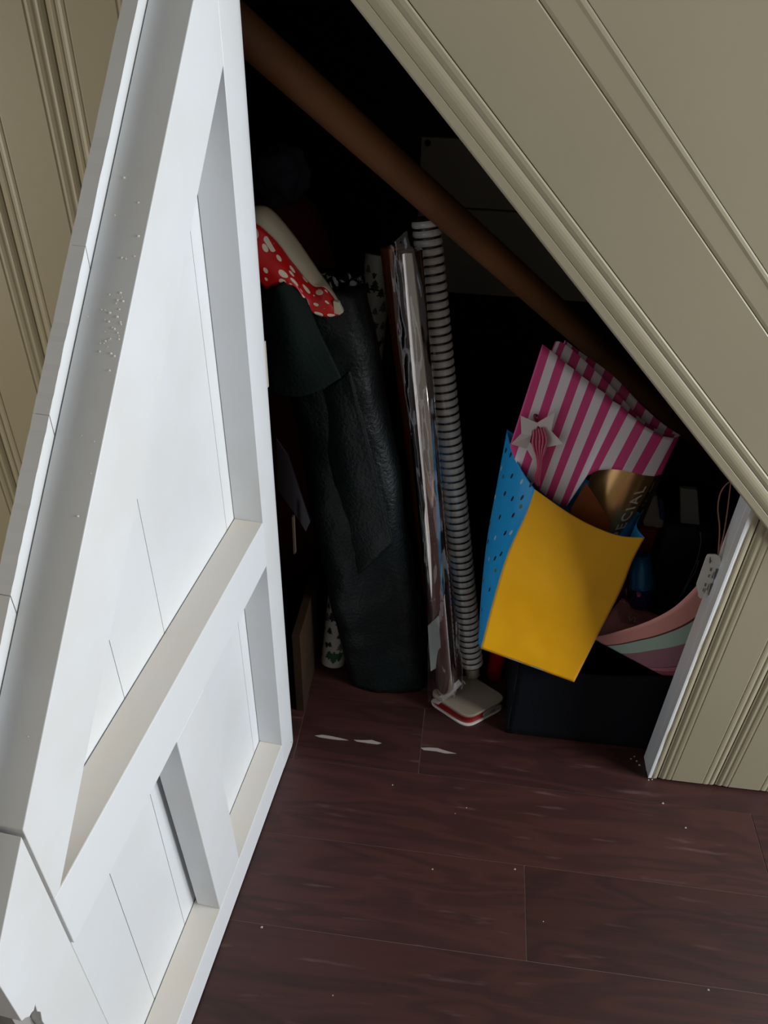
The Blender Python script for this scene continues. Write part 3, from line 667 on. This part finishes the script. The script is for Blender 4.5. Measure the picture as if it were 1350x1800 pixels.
# printed confetti dashes on the blue side
CF = [M('confetti_black', (14, 16, 34), 0.5), M('confetti_white', (176, 206, 218), 0.5), M('confetti_olive', (96, 110, 60), 0.5)]
cv, cfc, cm = [], [], []
CAM = V((0.28491426441011297, -1.0302974204682032, 1.4))
import mathutils
surf = [[gus(i/18, j/30) for i in range(19)] for j in range(31)]
def on_gus(dirv):
    for j in range(30):
        for i in range(18):
            q = [surf[j][i], surf[j][i+1], surf[j+1][i+1], surf[j+1][i]]
            for tri in ((q[0], q[1], q[2]), (q[0], q[2], q[3])):
                h = mathutils.geometry.intersect_ray_tri(tri[0], tri[1], tri[2], dirv, CAM, True)
                if h: return h, (tri[1]-tri[0]).cross(tri[2]-tri[0]).normalized()
    return None, None
for dv, k in [((0.0661, 0.8524, -0.5186), 0), ((0.0725, 0.8494, -0.5227), 0), ((0.0768, 0.8348, -0.5451), 0), ((0.0703, 0.8224, -0.5646), 0), ((0.0802, 0.8185, -0.5689), 0), ((0.0921, 0.819, -0.5663), 0), ((0.0667, 0.8048, -0.5898), 0), ((0.0832, 0.8061, -0.5859), 0), ((0.095, 0.7988, -0.5941), 0), ((0.0752, 0.7924, -0.6054), 0), ((0.0546, 0.7855, -0.6165), 0), ((0.0725, 0.7759, -0.6267), 0), ((0.0653, 0.7722, -0.632), 0), ((0.062, 0.746, -0.663), 0), ((0.0495, 0.7409, -0.6697), 0), ((0.0544, 0.7284, -0.683), 0), ((0.1016, 0.8281, -0.5513), 0), ((0.1029, 0.8119, -0.5747), 0), ((0.0501, 0.7709, -0.635), 0), ((0.0588, 0.8462, -0.5296), 0), ((0.0628, 0.8403, -0.5384), 1), ((0.0898, 0.8306, -0.5495), 1), ((0.0585, 0.8197, -0.5697), 1), ((0.0633, 0.7887, -0.6116), 1), ((0.0826, 0.7927, -0.6039), 1), ((0.0579, 0.7715, -0.6336), 1), ((0.0605, 0.8566, -0.5124), 1), ((0.0661, 0.8345, -0.547), 2), ((0.0915, 0.8124, -0.5759), 2), ((0.0674, 0.7621, -0.6439), 2), ((0.055, 0.7999, -0.5976), 2), ((0.0534, 0.7537, -0.655), 2), ((0.0537, 0.7133, -0.6988), 2)]:
    h, nn = on_gus(V(dv))
    if not h: continue
    if nn.dot(V(dv)) > 0: nn = -nn
    up_ = (fl2[0] if False else V(fl2[0])) - V(fl2[-1]); up_ = (up_-nn*up_.dot(nn)).normalized(); rt_ = up_.cross(nn).normalized()
    up_ = (up_ + rt_*0.25*(1 if rt_.x > 0 else -1)).normalized(); rt_ = up_.cross(nn).normalized()
    b0 = len(cv); L1 = 0.0060 if k < 2 else 0.0046; L2 = 0.0023 if k < 2 else 0.0030
    for q in range(10):
        an = 2*math.pi*q/10; cv.append(h + nn*0.0008 + up_*math.cos(an)*L1 + rt_*math.sin(an)*L2)
    cfc.append(tuple(range(b0, b0+10))); cm.append(k)
cp = obj('confetti_print', cv, cfc, CF, yb, mat_ids=cm); cp['kind'] = 'stuff'

# ================================================================ PINK STRIPED GIFT BAG
STRIPE = uv_bands('pink_white_stripes', [(0.0, (222, 70, 136)), (0.5, (240, 230, 236))], 0, 0.42, period=1.0)
sb = thing('striped_gift_bag', 'pink and white striped gift bag folded flat inside the yellow gift bag', 'gift bag', (0.4618, 0.19, 0.5931), 'gift bags')
st_ = [(0.417, 0.215, 0.8584), (0.432, 0.215, 0.849), (0.446, 0.215, 0.8397), (0.4604, 0.215, 0.8284), (0.477, 0.215, 0.8184), (0.4914, 0.215, 0.8081), (0.5057, 0.215, 0.799), (0.5203, 0.215, 0.7886), (0.5373, 0.215, 0.7784), (0.5527, 0.215, 0.7652), (0.5683, 0.215, 0.7573), (0.5839, 0.215, 0.7439), (0.6017, 0.215, 0.7319), (0.6185, 0.215, 0.7198), (0.6365, 0.217, 0.7093), (0.6562, 0.22, 0.6982), (0.6779, 0.227, 0.6919), (0.6909, 0.238, 0.691)]
sbm = [(0.385, 0.19, 0.6679), (0.3977, 0.19, 0.6401), (0.4101, 0.19, 0.6176), (0.4235, 0.19, 0.604), (0.4391, 0.19, 0.5904), (0.4523, 0.19, 0.5764), (0.4656, 0.19, 0.5654), (0.4787, 0.19, 0.5559), (0.4945, 0.19, 0.5466), (0.5072, 0.19, 0.5448), (0.5328, 0.19, 0.6181), (0.5507, 0.19, 0.6325), (0.5729, 0.19, 0.6372), (0.5923, 0.19, 0.6369), (0.6111, 0.195, 0.6311), (0.632, 0.2, 0.6241), (0.6564, 0.208, 0.6184), (0.6714, 0.215, 0.6199)]
sx_ = [0.0, 0.52, 1.0, 1.5, 2.0, 2.5, 3.0, 3.5, 4.0, 4.5, 5.0, 5.5, 6.0, 6.5, 7.0, 7.5, 8.0, 8.5]
nS = len(st_)-1
def stripe_f(u, v): return lpath(st_, u).lerp(lpath(sbm, u), v) + V((0, -1, 0))*0.006*math.sin(math.pi*u)*(1-v)
def stripe_uv(u, v):
    x = u*nS; i = min(int(x), nS-1); f = x-i; return (sx_[i]*(1-f)+sx_[i+1]*f, v)
grid('front_panel', stripe_f, nS*4, 12, STRIPE, sb, 0.0008, uvf=stripe_uv)
s2 = [(0.4401, 0.235, 0.8565), (0.4539, 0.235, 0.8545), (0.4846, 0.235, 0.8337), (0.5153, 0.235, 0.8093), (0.5468, 0.235, 0.7834), (0.5798, 0.235, 0.7526), (0.6137, 0.24, 0.7194), (0.6559, 0.246, 0.6938), (0.696, 0.252, 0.6845)]
s3 = [(0.46, 0.265, 0.847), (0.4677, 0.265, 0.8423), (0.4956, 0.265, 0.8241), (0.5325, 0.265, 0.8019), (0.5699, 0.265, 0.7749), (0.6073, 0.265, 0.7414), (0.6437, 0.262, 0.7134), (0.6731, 0.258, 0.6945), (0.6966, 0.254, 0.6834)]
for nm, s, k, dn_ in (('gusset_fold', s2, 0.25, 0.20), ('back_panel', s3, 0.6, 0.24)):
    def ff(u, v, s=s, dn_=dn_): return path(s, u) + V((-0.055, -0.03, -0.235))*v*(0.8 if u < 0.35 else max(0.16, 0.8-(u-0.35)*2.4))
    grid(nm, ff, 40, 8, STRIPE, sb, 0.0008, uvf=lambda u, v, k=k: (u*8.6+k, v))
# star gift tag with twisted cord
stg = thing('star_gift_tag', 'white paper star gift tag on a striped pink cord, hanging on the striped bag', 'gift tag', (0.4314, 0.19, 0.6952))
so = [(0.3957, 0.186, 0.7343), (0.427, 0.188, 0.7218), (0.4536, 0.182, 0.7494), (0.4533, 0.186, 0.7087), (0.4777, 0.18, 0.6879), (0.4507, 0.186, 0.6743), (0.4365, 0.186, 0.6347), (0.4157, 0.188, 0.6661), (0.3859, 0.176, 0.6806), (0.4021, 0.188, 0.6978)]
si = [(0.42, 0.188, 0.7048), (0.4289, 0.188, 0.7083), (0.438, 0.188, 0.713), (0.444, 0.188, 0.7061), (0.4479, 0.188, 0.6949), (0.4485, 0.188, 0.6796), (0.4377, 0.188, 0.6721), (0.4267, 0.188, 0.6726), (0.4191, 0.188, 0.6815), (0.4205, 0.188, 0.6944)]
obj('star', [V(p) for p in so+si], [(i, (i+1) % 10, (i+1) % 10+10, i+10) for i in range(10)], M('white_card', (214, 204, 202), 0.55), stg, solid=0.0009)
CP = [M('cord_pink', (222, 108, 140), 0.7), M('cord_crimson', (142, 24, 62), 0.7)]
cv, cfc, cm = [], [], []
for pts, k in [([(0.4225, 0.185, 0.7083), (0.423, 0.179, 0.6999), (0.4229, 0.176, 0.6891), (0.4272, 0.177, 0.674), (0.4354, 0.179, 0.6542), (0.4392, 0.179, 0.6327), (0.4365, 0.176, 0.6143), (0.444, 0.172, 0.598)], 0), ([(0.4245, 0.185, 0.7092), (0.4257, 0.179, 0.7002), (0.4259, 0.176, 0.6894), (0.4295, 0.177, 0.6743), (0.4365, 0.179, 0.6543), (0.44, 0.179, 0.6328), (0.4377, 0.176, 0.6144), (0.4445, 0.172, 0.598)], 1), ([(0.4264, 0.185, 0.71), (0.4283, 0.179, 0.7004), (0.4289, 0.176, 0.6897), (0.4319, 0.177, 0.6745), (0.4377, 0.179, 0.6545), (0.4408, 0.179, 0.6328), (0.4389, 0.176, 0.6145), (0.4449, 0.172, 0.5981)], 0), ([(0.4283, 0.185, 0.7108), (0.431, 0.179, 0.7007), (0.432, 0.176, 0.69), (0.4342, 0.177, 0.6747), (0.4389, 0.179, 0.6546), (0.4416, 0.179, 0.6329), (0.44, 0.176, 0.6147), (0.4454, 0.172, 0.5981)], 1), ([(0.4303, 0.185, 0.7116), (0.4336, 0.179, 0.701), (0.435, 0.176, 0.6903), (0.4365, 0.177, 0.675), (0.44, 0.179, 0.6547), (0.4424, 0.179, 0.633), (0.4412, 0.176, 0.6148), (0.4459, 0.172, 0.5982)], 0), ([(0.4322, 0.185, 0.7124), (0.4363, 0.179, 0.7012), (0.438, 0.176, 0.6906), (0.4388, 0.177, 0.6752), (0.4412, 0.179, 0.6548), (0.4432, 0.179, 0.6331), (0.4424, 0.176, 0.6149), (0.4463, 0.172, 0.5982)], 1), ([(0.4341, 0.185, 0.7132), (0.4389, 0.179, 0.7015), (0.441, 0.176, 0.6909), (0.4411, 0.177, 0.6754), (0.4424, 0.179, 0.6549), (0.444, 0.179, 0.6332), (0.4436, 0.176, 0.615), (0.4468, 0.172, 0.5983)], 0), ([(0.4361, 0.185, 0.714), (0.4415, 0.179, 0.7017), (0.4439, 0.176, 0.6912), (0.4434, 0.177, 0.6757), (0.4435, 0.179, 0.6551), (0.4449, 0.179, 0.6333), (0.4448, 0.176, 0.6152), (0.4472, 0.172, 0.5983)], 1), ([(0.438, 0.185, 0.7148), (0.4442, 0.179, 0.702), (0.4469, 0.176, 0.6915), (0.4457, 0.177, 0.6759), (0.4447, 0.179, 0.6552), (0.4457, 0.179, 0.6334), (0.446, 0.176, 0.6153), (0.4477, 0.172, 0.5984)], 0)]:
    v_, f_ = tube_geo([V(p) for p in pts], 0.0016, 6, True, 22); b0 = len(cv)
    cv += v_; cfc += [tuple(i+b0 for i in q) for q in f_]; cm += [k]*len(f_)
v_, f_ = tube_geo([V(p) for p in [(0.4303, 0.186, 0.7101), (0.4275, 0.194, 0.7197), (0.4224, 0.193, 0.727), (0.421, 0.193, 0.7335), (0.4255, 0.2, 0.729)]], 0.0026, 6, True, 12); b0 = len(cv)
cv += v_; cfc += [tuple(i+b0 for i in q) for q in f_]; cm += [1]*len(f_)
obj('cord', cv, cfc, CP, stg, True, mat_ids=cm)

# ================================================================ GOLD CARD WITH LETTERING
GOLD = M('gold_mirror_card', (226, 178, 116), 0.27, 0.72, bump=(3, 0.1))
gc = thing('gold_card', 'gold foil card lettered SPECIAL, tucked inside the yellow gift bag', 'card', (0.6188, 0.2, 0.4537))
gTL, gTR, gBR, gBL = [V(p) for p in [(0.5697, 0.262, 0.65), (0.6851, 0.262, 0.6339), (0.6312, 0.228, 0.4253), (0.5137, 0.228, 0.4477)]]
def gold(u, v): return gBL.lerp(gBR, u).lerp(gTL.lerp(gTR, u), v) + V((0, -1, 0))*(0.034*math.sin(math.pi*u))
grid('gold_face', gold, 28, 16, GOLD, gc, 0.0012)
hgt = (gTR-gBR).length; wid = (gBR-gBL).length
tv, tf = text_pts('SPECIAL', 0.031, 1.28)
tx0 = min(p.x for p in tv); tx1 = max(p.x for p in tv)
def ontext(p):
    v = 0.705 + (p.x-tx1)/hgt; u = 0.90 - p.y/wid
    return gold(u, v) + V((0, -1, 0.1))*0.0016
obj('lettering', [ontext(p) for p in tv], tf, M('white_ink', (244, 236, 224), 0.6), gc)
dk = thing('dark_card', 'black card edged with gold marks just behind the gold card', 'card', (0.6562, 0.235, 0.445))
dq = [(0.6423, 0.29, 0.5963), (0.6978, 0.29, 0.5915), (0.6799, 0.29, 0.4013), (0.6189, 0.29, 0.4122)]
obj('card', [V(p) for p in dq], [(0, 1, 2, 3)], M('black_card', (16, 14, 16), 0.5), dk, solid=0.001)
gm, gmf = [], []
for (a_, b_) in [((0.68, 0.2885, 0.5295), (0.6838, 0.2885, 0.5423)), ((0.6796, 0.2885, 0.5112), (0.6761, 0.2885, 0.4966)), ((0.6734, 0.2885, 0.4935), (0.6787, 0.2885, 0.5054)), ((0.6786, 0.2885, 0.4854), (0.6755, 0.2885, 0.4735)), ((0.6707, 0.2885, 0.4642), (0.6749, 0.2885, 0.4764)), ((0.6685, 0.2885, 0.4478), (0.6716, 0.2885, 0.4599)), ((0.6611, 0.2885, 0.4335), (0.6649, 0.2885, 0.4429)), ((0.6827, 0.2885, 0.5422), (0.6845, 0.2885, 0.5534))]:
    a_, b_ = V(a_), V(b_); pr_ = (b_-a_).cross(V((0, 1, 0))).normalized()*0.0012; b0 = len(gm)
    gm += [a_-pr_, b_-pr_, b_+pr_, a_+pr_]; gmf.append((b0, b0+1, b0+2, b0+3))
mk = obj('gold_marks', gm, gmf, M('dull_gold', (120, 108, 84), 0.5), dk, solid=0.0004); mk['kind'] = 'stuff'
op = [(0.5151, 0.185, 0.5433), (0.5348, 0.196, 0.5996), (0.5569, 0.196, 0.5708), (0.5854, 0.194, 0.5314), (0.5989, 0.19, 0.5044), (0.5648, 0.185, 0.4874), (0.5235, 0.183, 0.5049)]
tag(obj('orange_reflection', [V(p) for p in op], [tuple(range(7))], M('orange_reflection', (132, 62, 10), 0.6), solid=0.0008), 'orange sheet imitating a reflection, set between the striped bag and the gold card', 'paper')  # separate sheet painted as the yellow bag's reflection in the gold

# ================================================================ PASTEL BAG AND ITS CONTENTS
PAST = uv_bands('pastel_bands', [(0.0, (232, 158, 148)), (0.186, (96, 52, 44)), (0.206, (178, 204, 186)), (0.385, (164, 118, 130)), (0.700, (110, 60, 66)), (0.712, (196, 122, 136)), (0.790, (96, 44, 52)), (0.803, (172, 92, 108))], 1, 0.5)
pb_ = thing('pastel_gift_bag', 'pink mint and mauve banded gift bag resting on the tote beside the jamb', 'gift bag', (0.8035, 0.12, 0.1739), 'gift bags')
pr_t = [(0.5956, 0.125, 0.272), (0.6235, 0.125, 0.2878), (0.6518, 0.125, 0.3092), (0.6731, 0.125, 0.3257), (0.6938, 0.125, 0.3433), (0.7159, 0.125, 0.3636), (0.7349, 0.125, 0.3848), (0.7503, 0.125, 0.4092), (0.7645, 0.125, 0.4364), (0.7782, 0.125, 0.4636)]
pr_b = [(0.7629, 0.095, 0.2072), (0.7932, 0.095, 0.2087), (0.8238, 0.095, 0.2163), (0.848, 0.095, 0.2191), (0.8717, 0.095, 0.2234), (0.8967, 0.095, 0.2308), (0.9186, 0.095, 0.2396), (0.9368, 0.095, 0.2522), (0.9535, 0.095, 0.2685), (0.9697, 0.095, 0.2852)]
def pfront(u, v):
    p = path(pr_t, u).lerp(path(pr_b, u), v); return p + V((0, -1, 0))*(0.012*math.sin(math.pi*min(1, u*1.1))*(1-0.4*v))
grid('front_panel', pfront, 36, 20, PAST, pb_, 0.0008)
PINKIN = M('pink_inside', (214, 140, 132), 0.55)
bk = [(0.5956, 0.125, 0.272), (0.6161, 0.15, 0.2737), (0.6334, 0.175, 0.2845), (0.6459, 0.195, 0.2944), (0.6649, 0.22, 0.3027)]
grid('left_side', lambda u, v: path(bk, u) + (V(pr_b[0])-V(pr_t[0]))*v*0.9*(1-u*0.3) + V((0.004, 0.004, 0))*v, 14, 10, PINKIN, pb_, 0.0008)
# swing tag on a cord
SWT = M('white_swing_tag', (206, 204, 198), 0.45)
sw = thing('swing_tag', 'white swing tag with printed bars hanging on a copper cord at the jamb', 'tag', (0.7537, 0.035, 0.4867))
tgw = [(0.728, 0.036, 0.5811), (0.7309, 0.036, 0.582), (0.7405, 0.036, 0.5828), (0.7464, 0.036, 0.5805), (0.7508, 0.036, 0.5748), (0.754, 0.036, 0.5633), (0.7513, 0.036, 0.5183), (0.7435, 0.036, 0.4828), (0.7409, 0.036, 0.4825), (0.737, 0.036, 0.4857), (0.7344, 0.036, 0.4944), (0.7282, 0.036, 0.507), (0.7263, 0.036, 0.5142), (0.7263, 0.036, 0.5717), (0.7266, 0.036, 0.5784)]
prism('tag_card', [(p[0], p[2]) for p in tgw], lambda a, b, d: (a, d, b), 0.0345, 0.0375, SWT, sw, 0.0008)
bars = [[(0.7389, 0.0335, 0.5542), (0.7419, 0.0335, 0.5546), (0.7422, 0.0335, 0.5468), (0.7395, 0.0335, 0.5479)], [(0.7406, 0.0335, 0.5401), (0.7425, 0.0335, 0.54), (0.7421, 0.0335, 0.5324), (0.7404, 0.0335, 0.5329)], [(0.7467, 0.0335, 0.546), (0.748, 0.0335, 0.5458), (0.7482, 0.0335, 0.5317), (0.7464, 0.0335, 0.5322)], [(0.7486, 0.0335, 0.5534), (0.7509, 0.0335, 0.5537), (0.7518, 0.0335, 0.53), (0.7501, 0.0335, 0.5305)], [(0.7514, 0.0335, 0.5537), (0.7529, 0.0335, 0.5539), (0.7538, 0.0335, 0.5325), (0.7525, 0.0335, 0.5316)], [(0.7388, 0.0335, 0.5199), (0.7419, 0.0335, 0.5192), (0.7423, 0.0335, 0.5119), (0.74, 0.0335, 0.5123)], [(0.7459, 0.0335, 0.5183), (0.7471, 0.0335, 0.5181), (0.7474, 0.0335, 0.5029), (0.7458, 0.0335, 0.5038)], [(0.7485, 0.0335, 0.5205), (0.7527, 0.0335, 0.5199), (0.7534, 0.0335, 0.4925), (0.7513, 0.0335, 0.4923)], [(0.7316, 0.0335, 0.5772), (0.7328, 0.0335, 0.5777), (0.7348, 0.0335, 0.5713), (0.7368, 0.0335, 0.5695), (0.7355, 0.0335, 0.563), (0.7337, 0.0335, 0.5656)], [(0.7396, 0.0335, 0.5078), (0.7414, 0.0335, 0.5073), (0.7412, 0.0335, 0.4999), (0.7397, 0.0335, 0.5004)], [(0.743, 0.0335, 0.5083), (0.7441, 0.0335, 0.5081), (0.744, 0.0335, 0.4973), (0.7428, 0.0335, 0.4978)]]
bv, bf = [], []
for q in bars:
    b0 = len(bv); bv += [V(p) for p in q]; bf.append(tuple(range(b0, b0+len(q))))
pb2 = obj('printed_bars', bv, bf, M('grey_print', (92, 90, 84), 0.6), sw); pb2['kind'] = 'stuff'
CORD = M('copper_cord', (150, 96, 76), 0.5)
for q in ([(0.7448, 0.036, 0.5799), (0.7359, 0.045, 0.6292), (0.7242, 0.05, 0.6654), (0.7215, 0.055, 0.6925), (0.7265, 0.058, 0.709), (0.7353, 0.06, 0.7175), (0.744, 0.062, 0.7259)], [(0.7448, 0.036, 0.5799), (0.7475, 0.05, 0.6147), (0.7417, 0.056, 0.6631), (0.7365, 0.06, 0.6975), (0.7347, 0.062, 0.715), (0.7411, 0.062, 0.7234)]):
    tube('cord', [V(p) for p in q], 0.0011, CORD, sw, 6, 24)

# things inside the tote, behind the pastel bag
def solid_px(name, label, cat, q, y, depth, zb, mat, group=None, bev=0.002):
    pts = [(p[0], p[2]) for p in q]; xs_ = [p[0] for p in pts]
    o = prism(name, pts, lambda a, b, d: (a, d, b), y, y+depth, mat, None, bev); return tag(o, label, cat, group)
nvp = V((0.8084, 0.34, 0.3163))
NAVY2 = M('navy_pouch_cloth', (22, 26, 48), 0.7, bump=(120, 0.4))
npo = thing('navy_pouch', 'navy cloth pouch with pale piping, inside the tote under the grey card', 'pouch', (nvp.x, 0.38, 0.006))
zt = 0.4102
def pouch(u, v):
    a = 2*math.pi*u; e = 0.7; ca, sa = math.cos(a), math.sin(a); k = 1-0.12*(v-0.4)**2-0.25*max(0, v-0.9)
    return V((nvp.x-0.005 + math.copysign(abs(ca)**e, ca)*0.066*k, 0.385 + math.copysign(abs(sa)**e, sa)*0.055*k, 0.006 + (zt-0.006)*v))
NAu = 40
vs = [pouch(i/NAu, j/14) for j in range(15) for i in range(NAu)]
fs = [(j*NAu+i, j*NAu+(i+1) % NAu, (j+1)*NAu+(i+1) % NAu, (j+1)*NAu+i) for j in range(14) for i in range(NAu)] + [tuple(range(14*NAu, 15*NAu)), tuple(range(NAu-1, -1, -1))]
obj('body', vs, fs, NAVY2, npo, True)
for q in ([(0.8177, 0.326, 0.4144), (0.8263, 0.326, 0.3861), (0.8303, 0.326, 0.339), (0.827, 0.326, 0.281), (0.8214, 0.326, 0.2289)], [(0.8273, 0.31, 0.352), (0.8285, 0.31, 0.3199), (0.8226, 0.31, 0.2861), (0.819, 0.31, 0.2518)]):
    tube('piping', [V(p) for p in q], 0.0013, M('pale_piping', (120, 112, 116), 0.6), npo, 6, 20)
wc = [(0.7617, 0.36, 0.4991), (0.797, 0.36, 0.4972), (0.8291, 0.36, 0.3972), (0.7894, 0.36, 0.3925)]
solid_px('grey_card', 'plain grey white card standing on the navy pouch in the tote', 'card', wc, 0.36, 0.012, 0, M('grey_white_card', (148, 144, 138), 0.7))
rbx = [(0.6883, 0.33, 0.3988), (0.7264, 0.33, 0.4095), (0.783, 0.33, 0.2716), (0.7176, 0.33, 0.2629)]
zz = 0.4048; xx0, xx1 = 0.6898, 0.7322
tag(box('red_gift_box', (xx0, 0.33, 0.007), (xx1, 0.45, zz), M('dark_red_box', (120, 16, 26), 0.5), None, 0.002), 'dark red box under the crumpled white paper in the tote', 'box')
cq = [(0.6824, 0.345, 0.4789), (0.7162, 0.345, 0.4841), (0.7319, 0.345, 0.4369), (0.7436, 0.345, 0.4277), (0.7469, 0.345, 0.4035), (0.7293, 0.345, 0.3968), (0.7115, 0.345, 0.39), (0.6949, 0.345, 0.4326)]
crumple = solid_px('crumpled_paper', 'crumpled beige white paper with a blue edge on the dark red box', 'paper', cq, 0.345, 0.05, 0, M('beige_tissue', (150, 134, 120), 0.7, bump=(30, 0.5), var=(22, 0.9, (120, 128, 140))), None, 0.004)
be = [(0.7182, 0.343, 0.4843), (0.7303, 0.343, 0.4725), (0.7439, 0.343, 0.4247), (0.7333, 0.343, 0.4295)]
prism('blue_edge', [(p[0], p[2]) for p in be], lambda a, b, d: (a, d, b), 0.340, 0.36, M('blue_card_edge', (44, 60, 104), 0.5), crumple, 0.001)
# blue sparkling cracker
cka, ckb = V((0.7079, 0.215, 0.2891)), V((0.6864, 0.25, 0.3993))
ck = thing('party_cracker', 'blue party cracker with glitter top and a pink star, beside the yellow gift bag', 'cracker', tuple(cka))
def glitter():
    mt = M('teal_glitter', (18, 96, 142), 0.35, 0.3); nt = mt.node_tree; N = nt.nodes; Lk = nt.links; p = N['Principled BSDF']
    tc = N.new('ShaderNodeTexCoord'); vo = N.new('ShaderNodeTexVoronoi'); vo.inputs['Scale'].default_value = 260; Lk.new(tc.outputs['Object'], vo.inputs['Vector'])
    lt = N.new('ShaderNodeMath'); lt.operation = 'LESS_THAN'; lt.inputs[1].default_value = 0.16; Lk.new(vo.outputs['Distance'], lt.inputs[0])
    mx = N.new('ShaderNodeMix'); mx.data_type = 'RGBA'; mx.inputs[6].default_value = lin((18, 96, 142)); mx.inputs[7].default_value = lin((120, 190, 214)); Lk.new(lt.outputs[0], mx.inputs[0]); Lk.new(mx.outputs[2], p.inputs['Base Color'])
    return mt
dck = (ckb-cka).normalized(); lck = (ckb-cka).length
lathe('navy_end', cka, ckb, [(0.0, 0.0), (0.0, 0.020), (0.004, 0.025), (0.010, 0.0265), (lck*0.40, 0.027)], M('navy_foil', (26, 30, 76), 0.3), ck, 28)
lathe('glitter_body', cka, ckb, [(lck*0.40, 0.0272), (lck*0.7, 0.024), (lck, 0.019), (lck, 0.0)], glitter(), ck, 28)
sc_ = V((0.6863, 0.1855, 0.3423))
spt = []
for k in range(10):
    r = 0.0046 if k % 2 == 0 else 0.0019; a = math.pi/2 + k*math.pi/5; spt.append((sc_.x + r*math.cos(a), sc_.z + r*math.sin(a)))
prism('star', spt, lambda a, b, d: (a, d, b), 0.186, 0.196, M('pink_star', (206, 112, 122), 0.5), ck)
# clear bag with gold letters
cb_l = [(0.6463, 0.175, 0.3589), (0.6443, 0.175, 0.3241), (0.6564, 0.175, 0.2871), (0.67, 0.175, 0.266)]; cb_r = [(0.6594, 0.178, 0.3734), (0.6867, 0.178, 0.3304), (0.7246, 0.178, 0.3038), (0.7304, 0.178, 0.2884)]
cbg = thing('clear_letter_bag', 'clear crinkled film bag with gold letters inside the pastel gift bag', 'film', (0.6851, 0.175, 0.2715))
grid('film', lambda u, v: path(cb_l, v).lerp(path(cb_r, v), u) + V((0, 1, 0))*0.006*nz((u*4, v*4, 2), 1.4, 5), 18, 18, film_mat('milky_cellophane', 0.22, (220, 210, 215)), cbg, None)
tv, tf = text_pts('VL', 0.020)
lo_ = V((0.6731, 0.172, 0.2826))
obj('lettering', [lo_ + V((p.x, 0, p.y)) for p in tv], tf, M('gold_ink', (176, 158, 112), 0.4), cbg)

# ================================================================ SMALL THINGS AT THE HINGE SIDE
BRN = M('brown_board', (46, 28, 13), 0.8, spec=0.2, bump=(30, 0.3), var=(9, 0.8, (32, 20, 10)))
bo = box('wooden_board', (-0.0145, 0.072, 0.0005), (0.0035, 0.36, 0.24), BRN, None, 0.001)
tag(bo, 'brown wooden board standing on edge by the hinge side of the door', 'board')
pu = [(-0.0257, 0.1, 0.6977), (-0.0061, 0.1, 0.6644), (0.0294, 0.1, 0.5215), (0.0198, 0.1, 0.4959), (0.0015, 0.1, 0.5329), (-0.0301, 0.1, 0.588)]
tag(prism('purple_card', [(p[0], p[2]) for p in pu], lambda a, b, d: (a, d, b), 0.098, 0.102, M('dark_purple_card', (14, 5, 13), 0.3), None, 0.0005), 'dark purple card corner hanging beside the door edge', 'card')
ws = [(0.0014, 0.07, 0.5512), (0.0057, 0.07, 0.5517), (0.0051, 0.07, 0.4653), (0.0006, 0.07, 0.4619)]
tag(prism('wooden_strip', [(p[0], p[2]) for p in ws], lambda a, b, d: (a, d, b), 0.068, 0.076, M('tan_strip', (62, 48, 30), 0.7), None, 0.0005), 'thin tan wooden strip beside the door edge', 'strip')
